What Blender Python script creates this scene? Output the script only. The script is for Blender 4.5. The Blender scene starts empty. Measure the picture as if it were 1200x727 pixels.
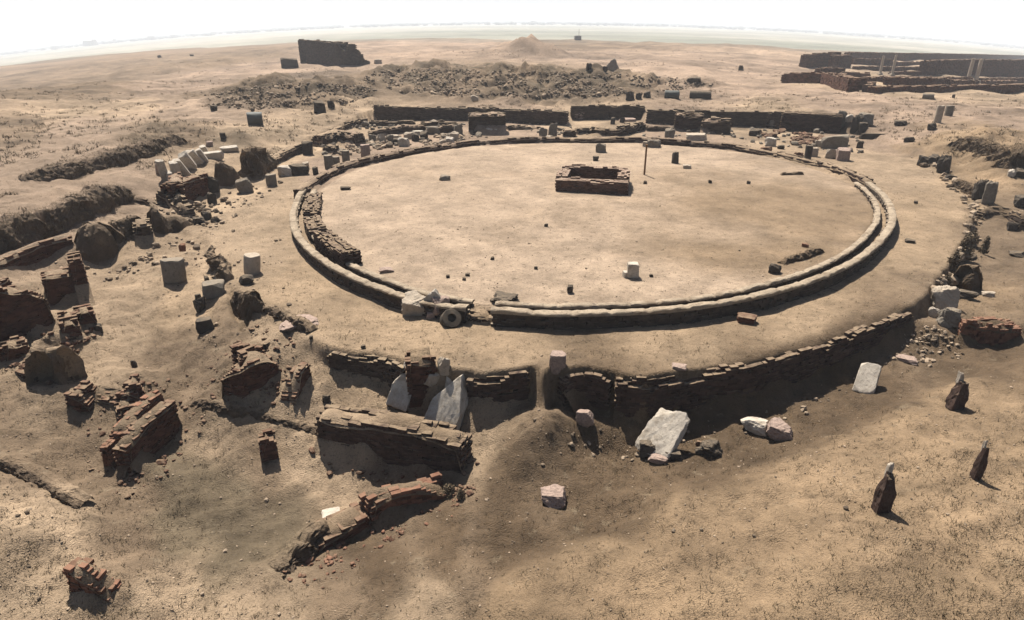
import bpy, math, random
import numpy as np
from mathutils import Vector, Matrix
from mathutils.bvhtree import BVHTree

# ------------------------------------------------------------------ camera, sky, sun, exposure
scene = bpy.context.scene
COL = scene.collection
PITCH = math.radians(24.07)
CAMZ, FPX = 9.0, 760.0
cd = bpy.data.cameras.new("camera")
cam = bpy.data.objects.new("camera", cd)
COL.objects.link(cam)
cam.location = (0, 0, CAMZ)
cam.rotation_euler = (math.pi / 2 - PITCH, 0, 0)
cd.sensor_width = 36.0
cd.lens = 36.0 * FPX / 1200.0
cd.clip_start, cd.clip_end = 0.1, 60000
scene.camera = cam

SUN_EL, SUN_AZ = 59.0, -22.0            # degrees; azimuth from +Y towards +X
world = bpy.data.worlds.new("World")
scene.world = world
world.use_nodes = True
wn = world.node_tree
sky = wn.nodes.new("ShaderNodeTexSky")
sky.sky_type = 'NISHITA'
sky.sun_disc = False
sky.sun_elevation = math.radians(SUN_EL)
sky.sun_rotation = math.radians(SUN_AZ)
sky.air_density, sky.dust_density, sky.ozone_density = 1.0, 2.0, 1.0
# dusty air low over the sunward horizon: real sky, brighter and whiter towards the sun and the ground
_tc = wn.nodes.new("ShaderNodeTexCoord"); _sx = wn.nodes.new("ShaderNodeSeparateXYZ"); wn.links.new(_tc.outputs["Generated"], _sx.inputs[0])
def _mr(sock, a, b, c, d):
    q = wn.nodes.new("ShaderNodeMapRange"); q.interpolation_type = 'SMOOTHSTEP'; wn.links.new(sock, q.inputs[0])
    for i, v in enumerate((a, b, c, d)): q.inputs[i + 1].default_value = v
    return q.outputs[0]
_m = wn.nodes.new("ShaderNodeMath"); _m.operation = 'MULTIPLY'
wn.links.new(_mr(_sx.outputs[2], 0.02, 0.30, 1.0, 0.0), _m.inputs[0]); wn.links.new(_mr(_sx.outputs[1], 0.1, 0.75, 0.0, 1.0), _m.inputs[1])
_mx = wn.nodes.new("ShaderNodeMix"); _mx.data_type = 'RGBA'
wn.links.new(_m.outputs[0], _mx.inputs[0]); wn.links.new(sky.outputs[0], _mx.inputs[6]); _mx.inputs[7].default_value = (7.5, 7.65, 7.85, 1)
wn.links.new(_mx.outputs[2], wn.nodes["Background"].inputs[0])
wn.nodes["Background"].inputs[1].default_value = 0.05
sl = bpy.data.lights.new("sun", 'SUN')
sl.energy, sl.angle, sl.color = 5.0, math.radians(0.5), (1.0, 0.945, 0.86)
sun = bpy.data.objects.new("sun", sl)
COL.objects.link(sun)
_e, _a = math.radians(SUN_EL), math.radians(SUN_AZ)
SDIR = Vector((math.sin(_a) * math.cos(_e), math.cos(_a) * math.cos(_e), math.sin(_e)))
sun.rotation_euler = (-SDIR).to_track_quat('-Z', 'Y').to_euler()
sun.location = (0, 0, 60)
vs = scene.view_settings
vs.view_transform, vs.look, vs.exposure, vs.gamma = 'Standard', 'None', 1.18, 1.0
vs.use_curve_mapping = False
scene.cycles.max_bounces = 5
scene.cycles.volume_bounces = 1
scene.cycles.use_denoising = True

# ------------------------------------------------------------------ helpers
RNG = np.random.default_rng(7)
cp, sp = math.cos(PITCH), math.sin(PITCH)

def ray(px, py):
    u, v = (px - 600.0) / FPX, (py - 363.5) / FPX
    return Vector((u, cp - v * sp, -sp - v * cp))

def unproj(px, py, z):
    d = ray(px, py)
    t = (z - CAMZ) / d.z
    return d.x * t, d.y * t

def h2(ix, iy, seed):
    n = (ix.astype(np.int64) * 374761393 + iy.astype(np.int64) * 668265263 + seed * 974634599) & 0xffffffff
    n = ((n ^ (n >> 13)) * 1274126177) & 0xffffffff
    n = (n ^ (n >> 16)) & 0xffffff
    return n / float(0xffffff)

def vnoise(x, y, seed=0):
    x, y = np.asarray(x, float), np.asarray(y, float)
    ix, iy = np.floor(x), np.floor(y)
    fx, fy = x - ix, y - iy
    fx, fy = fx * fx * (3 - 2 * fx), fy * fy * (3 - 2 * fy)
    a, b = h2(ix, iy, seed), h2(ix + 1, iy, seed)
    c, d = h2(ix, iy + 1, seed), h2(ix + 1, iy + 1, seed)
    return (a + (b - a) * fx) * (1 - fy) + (c + (d - c) * fx) * fy - 0.5

def fbm(x, y, seed=0, octaves=4):
    s, amp = 0.0, 1.0
    for o in range(octaves):
        s = s + amp * vnoise(x * 2 ** o + 17.3 * o, y * 2 ** o - 9.1 * o, seed + o)
        amp *= 0.5
    return s

def noise3(p, seed=0):                      # cheap 3-D noise from three planes
    return (vnoise(p[:, 0] + 5.2, p[:, 1] + p[:, 2] * 0.7, seed) + vnoise(p[:, 1], p[:, 2] + p[:, 0] * 0.6, seed + 31)
            + vnoise(p[:, 2] + 3.3, p[:, 0] - p[:, 1] * 0.5, seed + 67))

def smooth(a, b, x):
    t = np.clip((x - a) / (b - a), 0, 1)
    return t * t * (3 - 2 * t)

def sdist(x, y, poly):                      # signed distance to a polygon, positive inside
    P = np.asarray(poly, float)
    Q = np.roll(P, -1, axis=0)
    best = np.full(x.shape, 1e18)
    inside = np.zeros(x.shape, bool)
    for (ax, ay), (bx, by) in zip(P, Q):
        dx, dy = bx - ax, by - ay
        t = np.clip(((x - ax) * dx + (y - ay) * dy) / max(dx * dx + dy * dy, 1e-12), 0, 1)
        best = np.minimum(best, (x - ax - t * dx) ** 2 + (y - ay - t * dy) ** 2)
        c = (ay > y) != (by > y)
        inside ^= c & (x < (bx - ax) * (y - ay) / (by - ay if by != ay else 1e-12) + ax)
    d = np.sqrt(best)
    return np.where(inside, d, -d)

def spline(pts, n, closed=False):           # Catmull-Rom, evenly spaced
    P = np.asarray(pts, float)
    out = []
    m = len(P)
    for i in range(m if closed else m - 1):
        if closed:
            a, b, c, d = P[(i - 1) % m], P[i], P[(i + 1) % m], P[(i + 2) % m]
        else:
            a, b, c, d = P[max(i - 1, 0)], P[i], P[i + 1], P[min(i + 2, m - 1)]
        for t in np.linspace(0, 1, 24, endpoint=False):
            out.append(0.5 * ((2 * b) + (c - a) * t + (2 * a - 5 * b + 4 * c - d) * t * t + (3 * b - a - 3 * c + d) * t ** 3))
    if not closed:
        out.append(P[-1])
    out = np.array(out)
    if closed:
        out = np.vstack([out, out[:1]])
    s = np.concatenate([[0], np.cumsum(np.linalg.norm(np.diff(out[:, :2], axis=0), axis=1))])
    q = np.linspace(0, s[-1], n + 1 if closed else n)
    res = np.stack([np.interp(q, s, out[:, k]) for k in range(out.shape[1])], axis=1)
    return res[:-1] if closed else res

def tag(o, label=None, cat=None, group=None, kind=None):
    if label: o["label"] = label
    if cat: o["category"] = cat
    if group: o["group"] = group
    if kind: o["kind"] = kind
    elif label and cat: o["kind"] = "thing"
    return o

def mesh(name, verts, faces, mat, parent=None, smooth_shade=False, cols=None):
    me = bpy.data.meshes.new(name)
    V = np.asarray(verts, np.float32)
    if isinstance(faces, np.ndarray):
        k = faces.shape[1]
        me.vertices.add(len(V)); me.vertices.foreach_set("co", V.ravel())
        me.loops.add(faces.size); me.loops.foreach_set("vertex_index", faces.astype(np.int32).ravel())
        me.polygons.add(len(faces))
        me.polygons.foreach_set("loop_start", np.arange(0, faces.size, k, dtype=np.int32))
        me.polygons.foreach_set("loop_total", np.full(len(faces), k, np.int32))
        me.update(calc_edges=True)
    else:
        me.from_pydata([tuple(map(float, v)) for v in V], [], faces)
    me.validate()
    me.polygons.foreach_set("use_smooth", np.full(len(me.polygons), bool(smooth_shade)))
    if cols is not None:
        ca = me.color_attributes.new("soil", 'FLOAT_COLOR', 'POINT')
        ca.data.foreach_set("color", np.asarray(cols, np.float32).ravel())
    if mat: me.materials.append(mat)
    o = bpy.data.objects.new(name, me)
    COL.objects.link(o)
    if parent: o.parent = parent
    return o

def empty(name, loc):
    o = bpy.data.objects.new(name, None)
    COL.objects.link(o)
    o.location = loc
    o.empty_display_size = 0.2
    return o

def under(parent, o):                       # parent keeping the world position (parents are never rotated)
    o.parent = parent
    o.location = Vector(o.location) - Vector(parent.location)
    return o

# ------------------------------------------------------------------ materials
ALB = 0.58                                  # the camera is exposed up for soil and stone this dark
def material(name, base, var=0.25, scale=6.0, bump=0.3, rough=0.95, island=0.0, dust=None, dust_amt=0.7, spots=None, vcol=False, bdist=0.02, streak=0.0):
    m = bpy.data.materials.new(name)
    m.use_nodes = True
    N, L = m.node_tree.nodes, m.node_tree.links
    b = N["Principled BSDF"]
    b.inputs["Roughness"].default_value = rough
    b.inputs["Specular IOR Level"].default_value = 0.12
    geo = N.new("ShaderNodeNewGeometry")
    pos = geo.outputs["Position"]
    def noise(sc, det=6, rgh=0.6):
        n = N.new("ShaderNodeTexNoise")
        n.inputs["Scale"].default_value = sc; n.inputs["Detail"].default_value = det; n.inputs["Roughness"].default_value = rgh
        L.new(pos, n.inputs["Vector"]); return n.outputs["Fac"]
    def mul(a, k, add=0.0):
        q = N.new("ShaderNodeMath"); q.operation = 'MULTIPLY_ADD'
        L.new(a, q.inputs[0]); q.inputs[1].default_value = k; q.inputs[2].default_value = add; return q.outputs[0]
    def mix(fac, a, c, mode='MIX'):
        q = N.new("ShaderNodeMix"); q.data_type = 'RGBA'; q.blend_type = mode
        for sock, val in ((q.inputs[0], fac), (q.inputs[6], a), (q.inputs[7], c)):
            if hasattr(val, "is_output"): L.new(val, sock)
            elif isinstance(val, (int, float)): sock.default_value = val
            else: sock.default_value = (*val, 1)
        return q.outputs[2]
    def ramp(a, lo, hi):
        r = N.new("ShaderNodeMapRange"); L.new(a, r.inputs[0])
        r.inputs[1].default_value = lo; r.inputs[2].default_value = hi; return r.outputs[0]
    if vcol:
        at = N.new("ShaderNodeAttribute"); at.attribute_name = "soil"; c = at.outputs["Color"]
    else:
        rgb = N.new("ShaderNodeRGB"); rgb.outputs[0].default_value = (*[k * ALB for k in base], 1); c = rgb.outputs[0]
    f1 = noise(scale)
    def grey(f, lo, hi):
        r = ramp(f, 0.25, 0.75)
        q = N.new("ShaderNodeMapRange"); L.new(r, q.inputs[0]); q.inputs[3].default_value = lo; q.inputs[4].default_value = hi
        k = N.new("ShaderNodeCombineColor")
        for i in range(3): L.new(q.outputs[0], k.inputs[i])
        return k.outputs[0]
    c = mix(1.0, c, grey(f1, 1 - var, 1 + var), 'MULTIPLY')
    c = mix(1.0, c, grey(noise(scale * 7.3, 4), 1 - var * 0.7, 1 + var * 0.7), 'MULTIPLY')
    if island:
        q = N.new("ShaderNodeMapRange"); L.new(geo.outputs["Random Per Island"], q.inputs[0])
        q.inputs[3].default_value = 1 - island; q.inputs[4].default_value = 1 + island
        k = N.new("ShaderNodeCombineColor")
        for i in range(3): L.new(q.outputs[0], k.inputs[i])
        c = mix(1.0, c, k.outputs[0], 'MULTIPLY')
    if spots:
        for col, sc, lo, hi, amt in spots:
            c = mix(mul(ramp(noise(sc, 5, 0.7), lo, hi), amt), c, tuple(k * ALB for k in col))
    if dust:
        sx = N.new("ShaderNodeSeparateXYZ"); L.new(geo.outputs["Normal"], sx.inputs[0])
        f = ramp(sx.outputs[2], 0.35, 0.9)
        q = N.new("ShaderNodeMath"); q.operation = 'MULTIPLY'; L.new(f, q.inputs[0]); L.new(ramp(noise(4.0), 0.3, 0.6), q.inputs[1])
        c = mix(mul(q.outputs[0], dust_amt), c, tuple(k * ALB for k in dust))
    L.new(c, b.inputs["Base Color"])
    if bump:
        bp = N.new("ShaderNodeBump"); bp.inputs["Strength"].default_value = bump; bp.inputs["Distance"].default_value = bdist
        s = N.new("ShaderNodeMath"); s.operation = 'MULTIPLY_ADD'
        L.new(noise(scale * 3.1, 8, 0.65), s.inputs[0]); s.inputs[1].default_value = 1.0; L.new(noise(scale * 14, 4), s.inputs[2])
        L.new(s.outputs[0], bp.inputs["Height"])
        L.new(bp.outputs[0], b.inputs["Normal"])
    return m

SAND = (0.42, 0.31, 0.20)
M = dict(
    ground=material("ground_soil", (1, 1, 1), var=0.20, scale=2.1, bump=0.9, vcol=True, bdist=0.09,
                    spots=[((0.085, 0.06, 0.038), 3.1, 0.58, 0.68, 0.55), ((0.10, 0.074, 0.047), 11.0, 0.57, 0.68, 0.7),
                           ((0.50, 0.40, 0.27), 1.7, 0.60, 0.75, 0.45), ((0.05, 0.038, 0.026), 21.0, 0.60, 0.70, 0.75), ((0.10, 0.075, 0.05), 1.1, 0.56, 0.70, 0.22)]),
    brick=material("red_brick", (0.125, 0.060, 0.040), var=0.25, scale=5, bump=0.5, island=0.35, dust=SAND, dust_amt=0.55),
    brick_dusty=material("dusty_red_brick", (0.15, 0.085, 0.062), var=0.3, scale=5, bump=0.5, island=0.35, dust=(0.46, 0.34, 0.25), dust_amt=0.95),
    brick_old=material("dark_old_brick", (0.085, 0.054, 0.042), var=0.3, scale=4, bump=0.5, island=0.35, dust=(0.36, 0.265, 0.17), dust_amt=0.8),
    brick_red=material("bright_red_brick", (0.20, 0.094, 0.060), var=0.25, scale=5, bump=0.5, island=0.4, dust=SAND, dust_amt=0.3),
    mud=material("dark_mud_brick", (0.10, 0.072, 0.055), var=0.3, scale=2.5, bump=0.6, island=0.25, dust=(0.40, 0.30, 0.195), dust_amt=0.9, bdist=0.04),
    earth=material("packed_earth", (0.175, 0.130, 0.090), var=0.35, scale=2.6, bump=1.0, dust=(0.38, 0.285, 0.18), dust_amt=0.8, bdist=0.12,
                   spots=[((0.06, 0.045, 0.03), 5.0, 0.56, 0.68, 0.7)]),
    lime=material("white_limestone", (0.52, 0.43, 0.33), var=0.18, scale=5, bump=0.5, spots=[((0.30, 0.23, 0.16), 6.0, 0.55, 0.7, 0.6)]),
    marble=material("pale_marble", (0.62, 0.54, 0.44), var=0.18, scale=4, bump=0.6, rough=0.8, spots=[((0.34, 0.27, 0.19), 3.0, 0.50, 0.66, 0.65), ((0.16, 0.125, 0.09), 13.0, 0.57, 0.68, 0.6)]),
    granite=material("pink_granite", (0.42, 0.31, 0.25), var=0.25, scale=9, bump=0.5, spots=[((0.10, 0.08, 0.07), 20.0, 0.55, 0.65, 0.7)]),
    grey=material("grey_stone", (0.26, 0.225, 0.18), var=0.25, scale=6, bump=0.5, spots=[((0.08, 0.065, 0.05), 8.0, 0.56, 0.7, 0.7)], dust=SAND, dust_amt=0.4),
    dark=material("dark_basalt", (0.095, 0.08, 0.065), var=0.3, scale=6, bump=0.5, dust=SAND, dust_amt=0.35),
    kerb=material("kerb_limestone", (0.42, 0.335, 0.24), var=0.25, scale=2.5, bump=0.8, spots=[((0.25, 0.185, 0.125), 1.6, 0.50, 0.62, 0.75), ((0.13, 0.095, 0.065), 9.0, 0.56, 0.66, 0.7)]),
    kerb_side=material("kerb_rubble_facing", (0.10, 0.075, 0.058), var=0.3, scale=5, bump=0.8, island=0.2, dust=(0.5, 0.4, 0.29), dust_amt=0.8),
    wood=material("brown_timber", (0.30, 0.17, 0.085), var=0.2, scale=8, bump=0.3),
    shrub=material("dry_scrub", (0.22, 0.168, 0.11), var=0.35, scale=3, bump=0, island=0.45),
    grass=material("dry_grass", (0.145, 0.108, 0.062), var=0.3, scale=2, bump=0, island=0.5),
    pebble=material("pebble_stone", (0.33, 0.25, 0.175), var=0.3, scale=5, bump=0, island=0.6),
    tank=material("grey_green_metal", (0.13, 0.135, 0.12), var=0.15, scale=5, bump=0.1, rough=0.6),
    farleaf=material("far_foliage", (0.07, 0.085, 0.055), var=0.3, scale=0.05, bump=0, island=0.4),
    farwall=material("far_plaster", (0.40, 0.38, 0.34), var=0.1, scale=0.3, bump=0),
)
# ------------------------------------------------------------------ terrain
CTRL = [  # photograph point and estimated ground level there; unprojected once into world positions
 (450,465,-1.05),(420,462,-1.0),(600,470,-1.5),(600,505,-1.6),(745,512,-1.6),(690,505,-1.6),(820,505,-1.55),(880,475,-1.35),(960,446,-1.0),(1070,385,-.5),
 (640,505,-1.25),(450,575,-2.35),(520,575,-2.2),(400,545,-2.1),(380,525,-1.9),(600,545,-1.75),(640,600,-1.9),(750,560,-1.75),(900,515,-1.4),(1010,475,-1.15),(1100,425,-.85),
 (1200,418,-.62),(1110,478,-.62),(1000,522,-.72),(900,556,-.85),(800,582,-1.1),(700,628,-1.4),(550,690,-1.65),(1150,600,-.3),(1000,660,-.3),
 (800,700,-.9),(1190,720,-.1),(650,720,-1.2),(1100,540,-.45),(330,600,-2.4),(250,560,-2.25),(400,625,-2.4),(200,640,-2.2),(150,600,-2.0),
 (100,560,-1.8),(60,600,-1.5),(20,570,-1.4),(30,660,-1.2),(150,705,-1.5),(300,720,-1.6),(430,705,-1.65),(250,505,-1.65),(330,515,-1.6),
 (150,520,-1.75),(80,500,-1.5),(30,480,-1.2),(340,450,-.9),(240,430,-1.0),(180,400,-.9),(130,440,-1.1),(60,440,-1.0),(120,360,-.6),
 (200,350,-.5),(250,300,-.1),(290,345,-.12),(320,390,-.2),(170,300,-.3),(60,300,-.3),(30,350,-.5),(360,405,-.2),(340,380,-.05),(240,260,0),(270,320,0),
 (290,200,.15),(330,190,.1),(360,172,.15),(400,150,.45),(300,165,.9),(250,188,.95),(200,200,.95),(235,225,.1),(215,255,0),(170,285,-.15),(110,312,-.35),
 (70,320,-.3),(20,335,-.35),(100,283,0),(30,308,0),(150,240,.25),(150,214,1.1),(95,236,1.15),(40,250,1.15),(0,255,1.2),
 (100,190,1.3),(0,200,1.3),(200,150,1.4),(300,140,1.45),(100,120,1.5),(400,112,1.5),(450,114,1.5),(600,114,1.5),(750,114,1.5),(900,119,1.5),(1000,120,1.45),
 (700,90,1.5),(600,70,1.5),(400,80,1.5),(200,90,1.5),(900,90,1.5),(1100,117,1.4),(1190,122,1.35),(1190,165,1.15),(1130,148,1.15),
 (1050,143,.95),(1040,163,.3),(1020,172,.1),(1100,178,.3),(1160,205,.25),(1195,195,.6),(1190,285,-.7),(1162,330,-.8),(1195,345,-.7),(1130,355,-.65),(1180,400,-.6),
 (1165,245,-.1),(1110,185,.15),(500,148,0),(600,152,0),(700,150,0),(800,150,0),(900,155,0),
]
_cx = np.array([unproj(*c) for c in CTRL]); _cz = np.array([c[2] * (.82 if c[0] >= 590 and 440 <= c[1] <= 602 and c[2] < -.9 else 1) for c in CTRL], float)
for yy in (70, 110, 200, 400):              # level plateau further out
    for tt in (-1.0, -.6, -.2, .2, .6, 1.0):
        _cx = np.vstack([_cx, [(yy + 2) * tt, yy]]) if yy > 90 or abs(tt) > .7 else _cx
        _cz = np.append(_cz, 1.5) if yy > 90 or abs(tt) > .7 else _cz
for yy in (2.5, 5.5):
    for tt, zz in ((-8, -1.2), (-3, -1.6), (2, -1.2), (8, -.2)):
        _cx = np.vstack([_cx, [tt, yy]]); _cz = np.append(_cz, zz)

def warp(x, y):
    return np.arctan2(x, y + 3.0), 0.42 * np.log(np.hypot(x, y + 3.0))

_u, _v = warp(_cx[:, 0], _cx[:, 1])
_D = np.hypot(_u[:, None] - _u[None], _v[:, None] - _v[None])
_n = len(_cz)
_A = np.zeros((_n + 1, _n + 1))
_A[:_n, :_n] = _D + np.eye(_n) * -0.004
_A[:_n, _n] = _A[_n, :_n] = 1
_w = np.linalg.solve(_A, np.append(_cz, 0))

# outlines traced round the terrace and the basin, then set at their own level
def line(pts, z):
    return np.array([unproj(a, b, z) for a, b in pts])

BACK = line([(440,139),(500,141),(590,143),(665,147),(668,139),(755,139),(757,144),(800,146),(900,147),(915,149),(985,152)], 0.0)
FRONT_A = line([(470,430),(455,421),(430,417),(400,414),(380,410)], 0.0)
FRONT = line([(1076,360),(1040,377),(1000,393),(960,406),(915,419),(870,430),(840,433),(800,440),(760,446),(722,444)], 0.0)
FRONT_C = line([(716,440),(690,434),(670,437),(664,441)], 0.0)
FRONT_B = line([(622,433),(600,437),(570,440),(545,437)], 0.0)
TERR = np.vstack([BACK, line([(1015,158),(1045,170),(1078,184),(1110,206),(1138,230),(1148,250),(1140,280),(1120,310),(1095,345)], 0.0),
                  FRONT, FRONT_C, line([(650,436),(640,446),(630,440)], 0.0), FRONT_B, line([(528,436),(500,436)], 0.0), FRONT_A,
                  line([(350,398),(330,385),(312,372),(296,368),(276,350),(268,338),(250,325),(236,300),(240,262),(250,235),(285,212),(322,192),(362,168),(405,152),(430,141)], 0.0)])
RING_PX = [(352,222),(343,240),(340,258),(346,276),(362,294),(387,312),(420,328),(460,343),(500,354),(545,361),(590,364),(640,367),(690,367),(745,365),(800,361),(850,354),
           (900,344),(942,332),(975,320),(1005,305),(1028,289),(1043,272),(1050,257),(1047,240),(1036,225),(1018,212),(996,202),(970,193),(930,183),(890,175),(850,169),
           (800,165),(750,162),(687,162),(640,161.5),(607,162),(560,165),(527,169),(473,177),(420,188),(395,196),(373,207)]
RING = spline(line(RING_PX, 0.55), 260, closed=True)
def offset_in(P, d):
    T_ = np.roll(P, -3, 0) - np.roll(P, 3, 0)
    T_ /= np.linalg.norm(T_, axis=1)[:, None]
    N_ = np.stack([-T_[:, 1], T_[:, 0]], 1)
    c = P.mean(0)
    N_ *= np.sign(((c - P) * N_).sum(1))[:, None]
    return P + N_ * d
RING_IN = offset_in(RING, .66)
RING_MID = offset_in(RING, 0.45)

ADD = []                                    # (polygon, step height, width): small cuts in the ground
def cut(pts, z, dz, w):
    ADD.append((line(pts, z), dz, w))
cut([(268,338),(285,352),(298,372),(283,385),(268,366)], -.15, -.35, .15)

TRENCH_PX = [(560,676),(650,638),(700,622),(760,600),(800,580),(860,562),(930,545),(1000,520),(1100,474),(1230,420),(1230,385),(1100,395),(1040,385),(960,420),(870,450),(760,480),(640,490),(575,540),(545,610)]
cut([(560,676),(650,638),(700,622),(760,600),(800,580),(860,562),(930,545),(1000,520),(1100,474),(1230,420),(1230,385),(1100,395),(1040,385),(960,420),(870,450),(760,480),(640,490),(575,540),(545,610)], -1.0, -.40, .95)

def cone(px, py, z, r, h):
    x0, y0 = unproj(px, py, z); return x0, y0, r, h
HILLS = [cone(618,66,1.5,8.5,4.2), cone(560,66,1.5,22,1.2), cone(330,108,1.5,5,.9), cone(400,108,1.5,6,1.0), cone(440,92,1.5,7,.9), cone(500,86,1.5,6,.8), cone(590,100,1.5,6,.8),
         cone(650,98,1.5,8,1.0), cone(720,100,1.5,8,.7), cone(560,92,1.5,6,.7), cone(640,508,-1.3,.95,.38), cone(255,125,1.4,5,.5), cone(1150,168,1.1,1.8,.5), cone(45,392,-.8,1.3,.55), cone(15,352,-.5,1.6,.6), cone(88,405,-.9,.9,.35), cone(155,462,-1.4,1.0,.45), cone(292,450,-1.2,1.3,.5), cone(58,470,-1.2,1.0,.35), cone(120,285,0,1.7,.5), cone(200,258,0,1.2,.4), cone(250,365,-.5,.9,.3), cone(70,640,-1.5,1.6,.45), cone(180,690,-1.6,1.4,.3), cone(20,590,-1.3,1.0,.3), cone(1185,180,1.1,1.6,.6),
         cone(1155,160,1.1,2.2,.35), cone(60,418,-1.0,.7,.35), cone(35,440,-1.1,.8,.3), cone(1100,178,.2,1.2,.25), cone(200,90,1.5,16,.8), cone(90,95,1.5,12,.9), cone(20,110,1.5,10,.7)]

LUMPS = [(line([(425,92),(440,82),(510,78),(600,82),(700,84),(800,90),(850,100),(790,106),(740,112),(640,116),(540,114),(430,106)], 1.5), .55),
         (line([(232,114),(300,98),(330,95),(430,98),(438,113),(410,122),(360,124),(300,132),(245,126)], 1.5), .5),
         (line([(100,172),(190,140),(290,150),(380,128),(385,140),(300,165),(200,172)], 1.4), .22),
         (line([(1105,165),(1130,150),(1200,160),(1200,200),(1150,192)], 1.1), .35)]

def rim(th):
    return np.interp(th, [-.8, -.5, -.25, 0, .3, .6, .8], [520, 430, 350, 300, 300, 330, 380])

def T(x, y):
    x, y = np.asarray(x, float), np.asarray(y, float)
    u, v = warp(x, y)
    z = np.full(x.shape, _w[_n])
    for i in range(_n):
        z = z + _w[i] * np.hypot(u - _u[i], v - _v[i])
    r = np.hypot(x, y)
    z = np.where(r > 120, 1.5 + (z - 1.5) * np.exp(-np.clip((r - 120) / 60, 0, 30)), z)
    z = z + fbm(x * .35, y * .35, 3, 4) * .16 * smooth(90, 60, r)
    z = z + smooth(0, 4, -x - 2) * smooth(8, 12, r) * (1 - smooth(36, 48, r)) * fbm(x * .8, y * .8, 15, 5) * .22
    near = r < 95
    if near.any():
        xn, yn = x[near], y[near]
        zn = z[near]
        zn = zn + fbm(xn * 1.1, yn * 1.1, 11, 6) * .20 * smooth(.0, 8, r[near])
        d = sdist(xn, yn, TERR)
        dj = d + vnoise(xn * 2.2, yn * 2.2, 5) * .12
        mt = smooth(.02, .30, dj)
        zn = zn * (1 - mt) + (fbm(xn * .5, yn * .5, 21, 5) * .10 - .02) * mt
        for poly, dz, w in ADD:
            zn = zn + dz * smooth(0, w, sdist(xn, yn, poly) + vnoise(xn * 3, yn * 3, 8) * .1)
        rd = sdist(xn, yn, RING)
        mi = smooth(.80, .92, rd)
        mc = smooth(.10, .2, rd) * (1 - smooth(.82, .92, rd))
        zn = zn * (1 - mi) + (.30 + fbm(xn * .22, yn * .22, 41, 4) * .14 + fbm(xn * 2, yn * 2, 43, 3) * .02) * mi
        zn = zn * (1 - mc) + .18 * mc
        z[near] = zn
    for x0, y0, rr, h in HILLS:
        q = ((x - x0) ** 2 + (y - y0) ** 2) / rr ** 2
        if q.min() < 9: z = z + h * np.exp(-q * 1.3) * (1 + .5 * fbm(x * 1.2 / rr * 3, y * 1.2 / rr * 3, 55, 3))
    for poly, h in LUMPS:
        c0, c1 = poly.min(0) - 6, poly.max(0) + 6
        q = (x > c0[0]) & (x < c1[0]) & (y > c0[1]) & (y < c1[1])
        if q.any():
            k = smooth(-3, 3, sdist(x[q], y[q], poly))
            z[q] = z[q] + k * h * (.5 + 2.6 * fbm(x[q] * .55, y[q] * .45, 73, 4))
    far = smooth(70, 130, r)
    z = z + far * (fbm(x * .035, y * .05, 61, 4) * 1.1) + smooth(55, 80, r) * (1 - smooth(250, 320, r)) * fbm(x * .16, y * .12, 63, 5) * .75
    R = rim(np.arctan2(x, np.maximum(y, 1e-3))) * (1 + .12 * vnoise(np.arctan2(x, np.maximum(y, 1)) * 9, y * 0, 70))
    low = smooth(0, 45, r - R)
    z = z * (1 - low) + (-5.0 + fbm(x * .004, y * .004, 71, 3) * 1.5) * low
    k = np.where(x < 0, .074, .058)
    z = z - k * x * x / np.maximum(y, 12) * smooth(42, 130, y)
    return z

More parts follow.
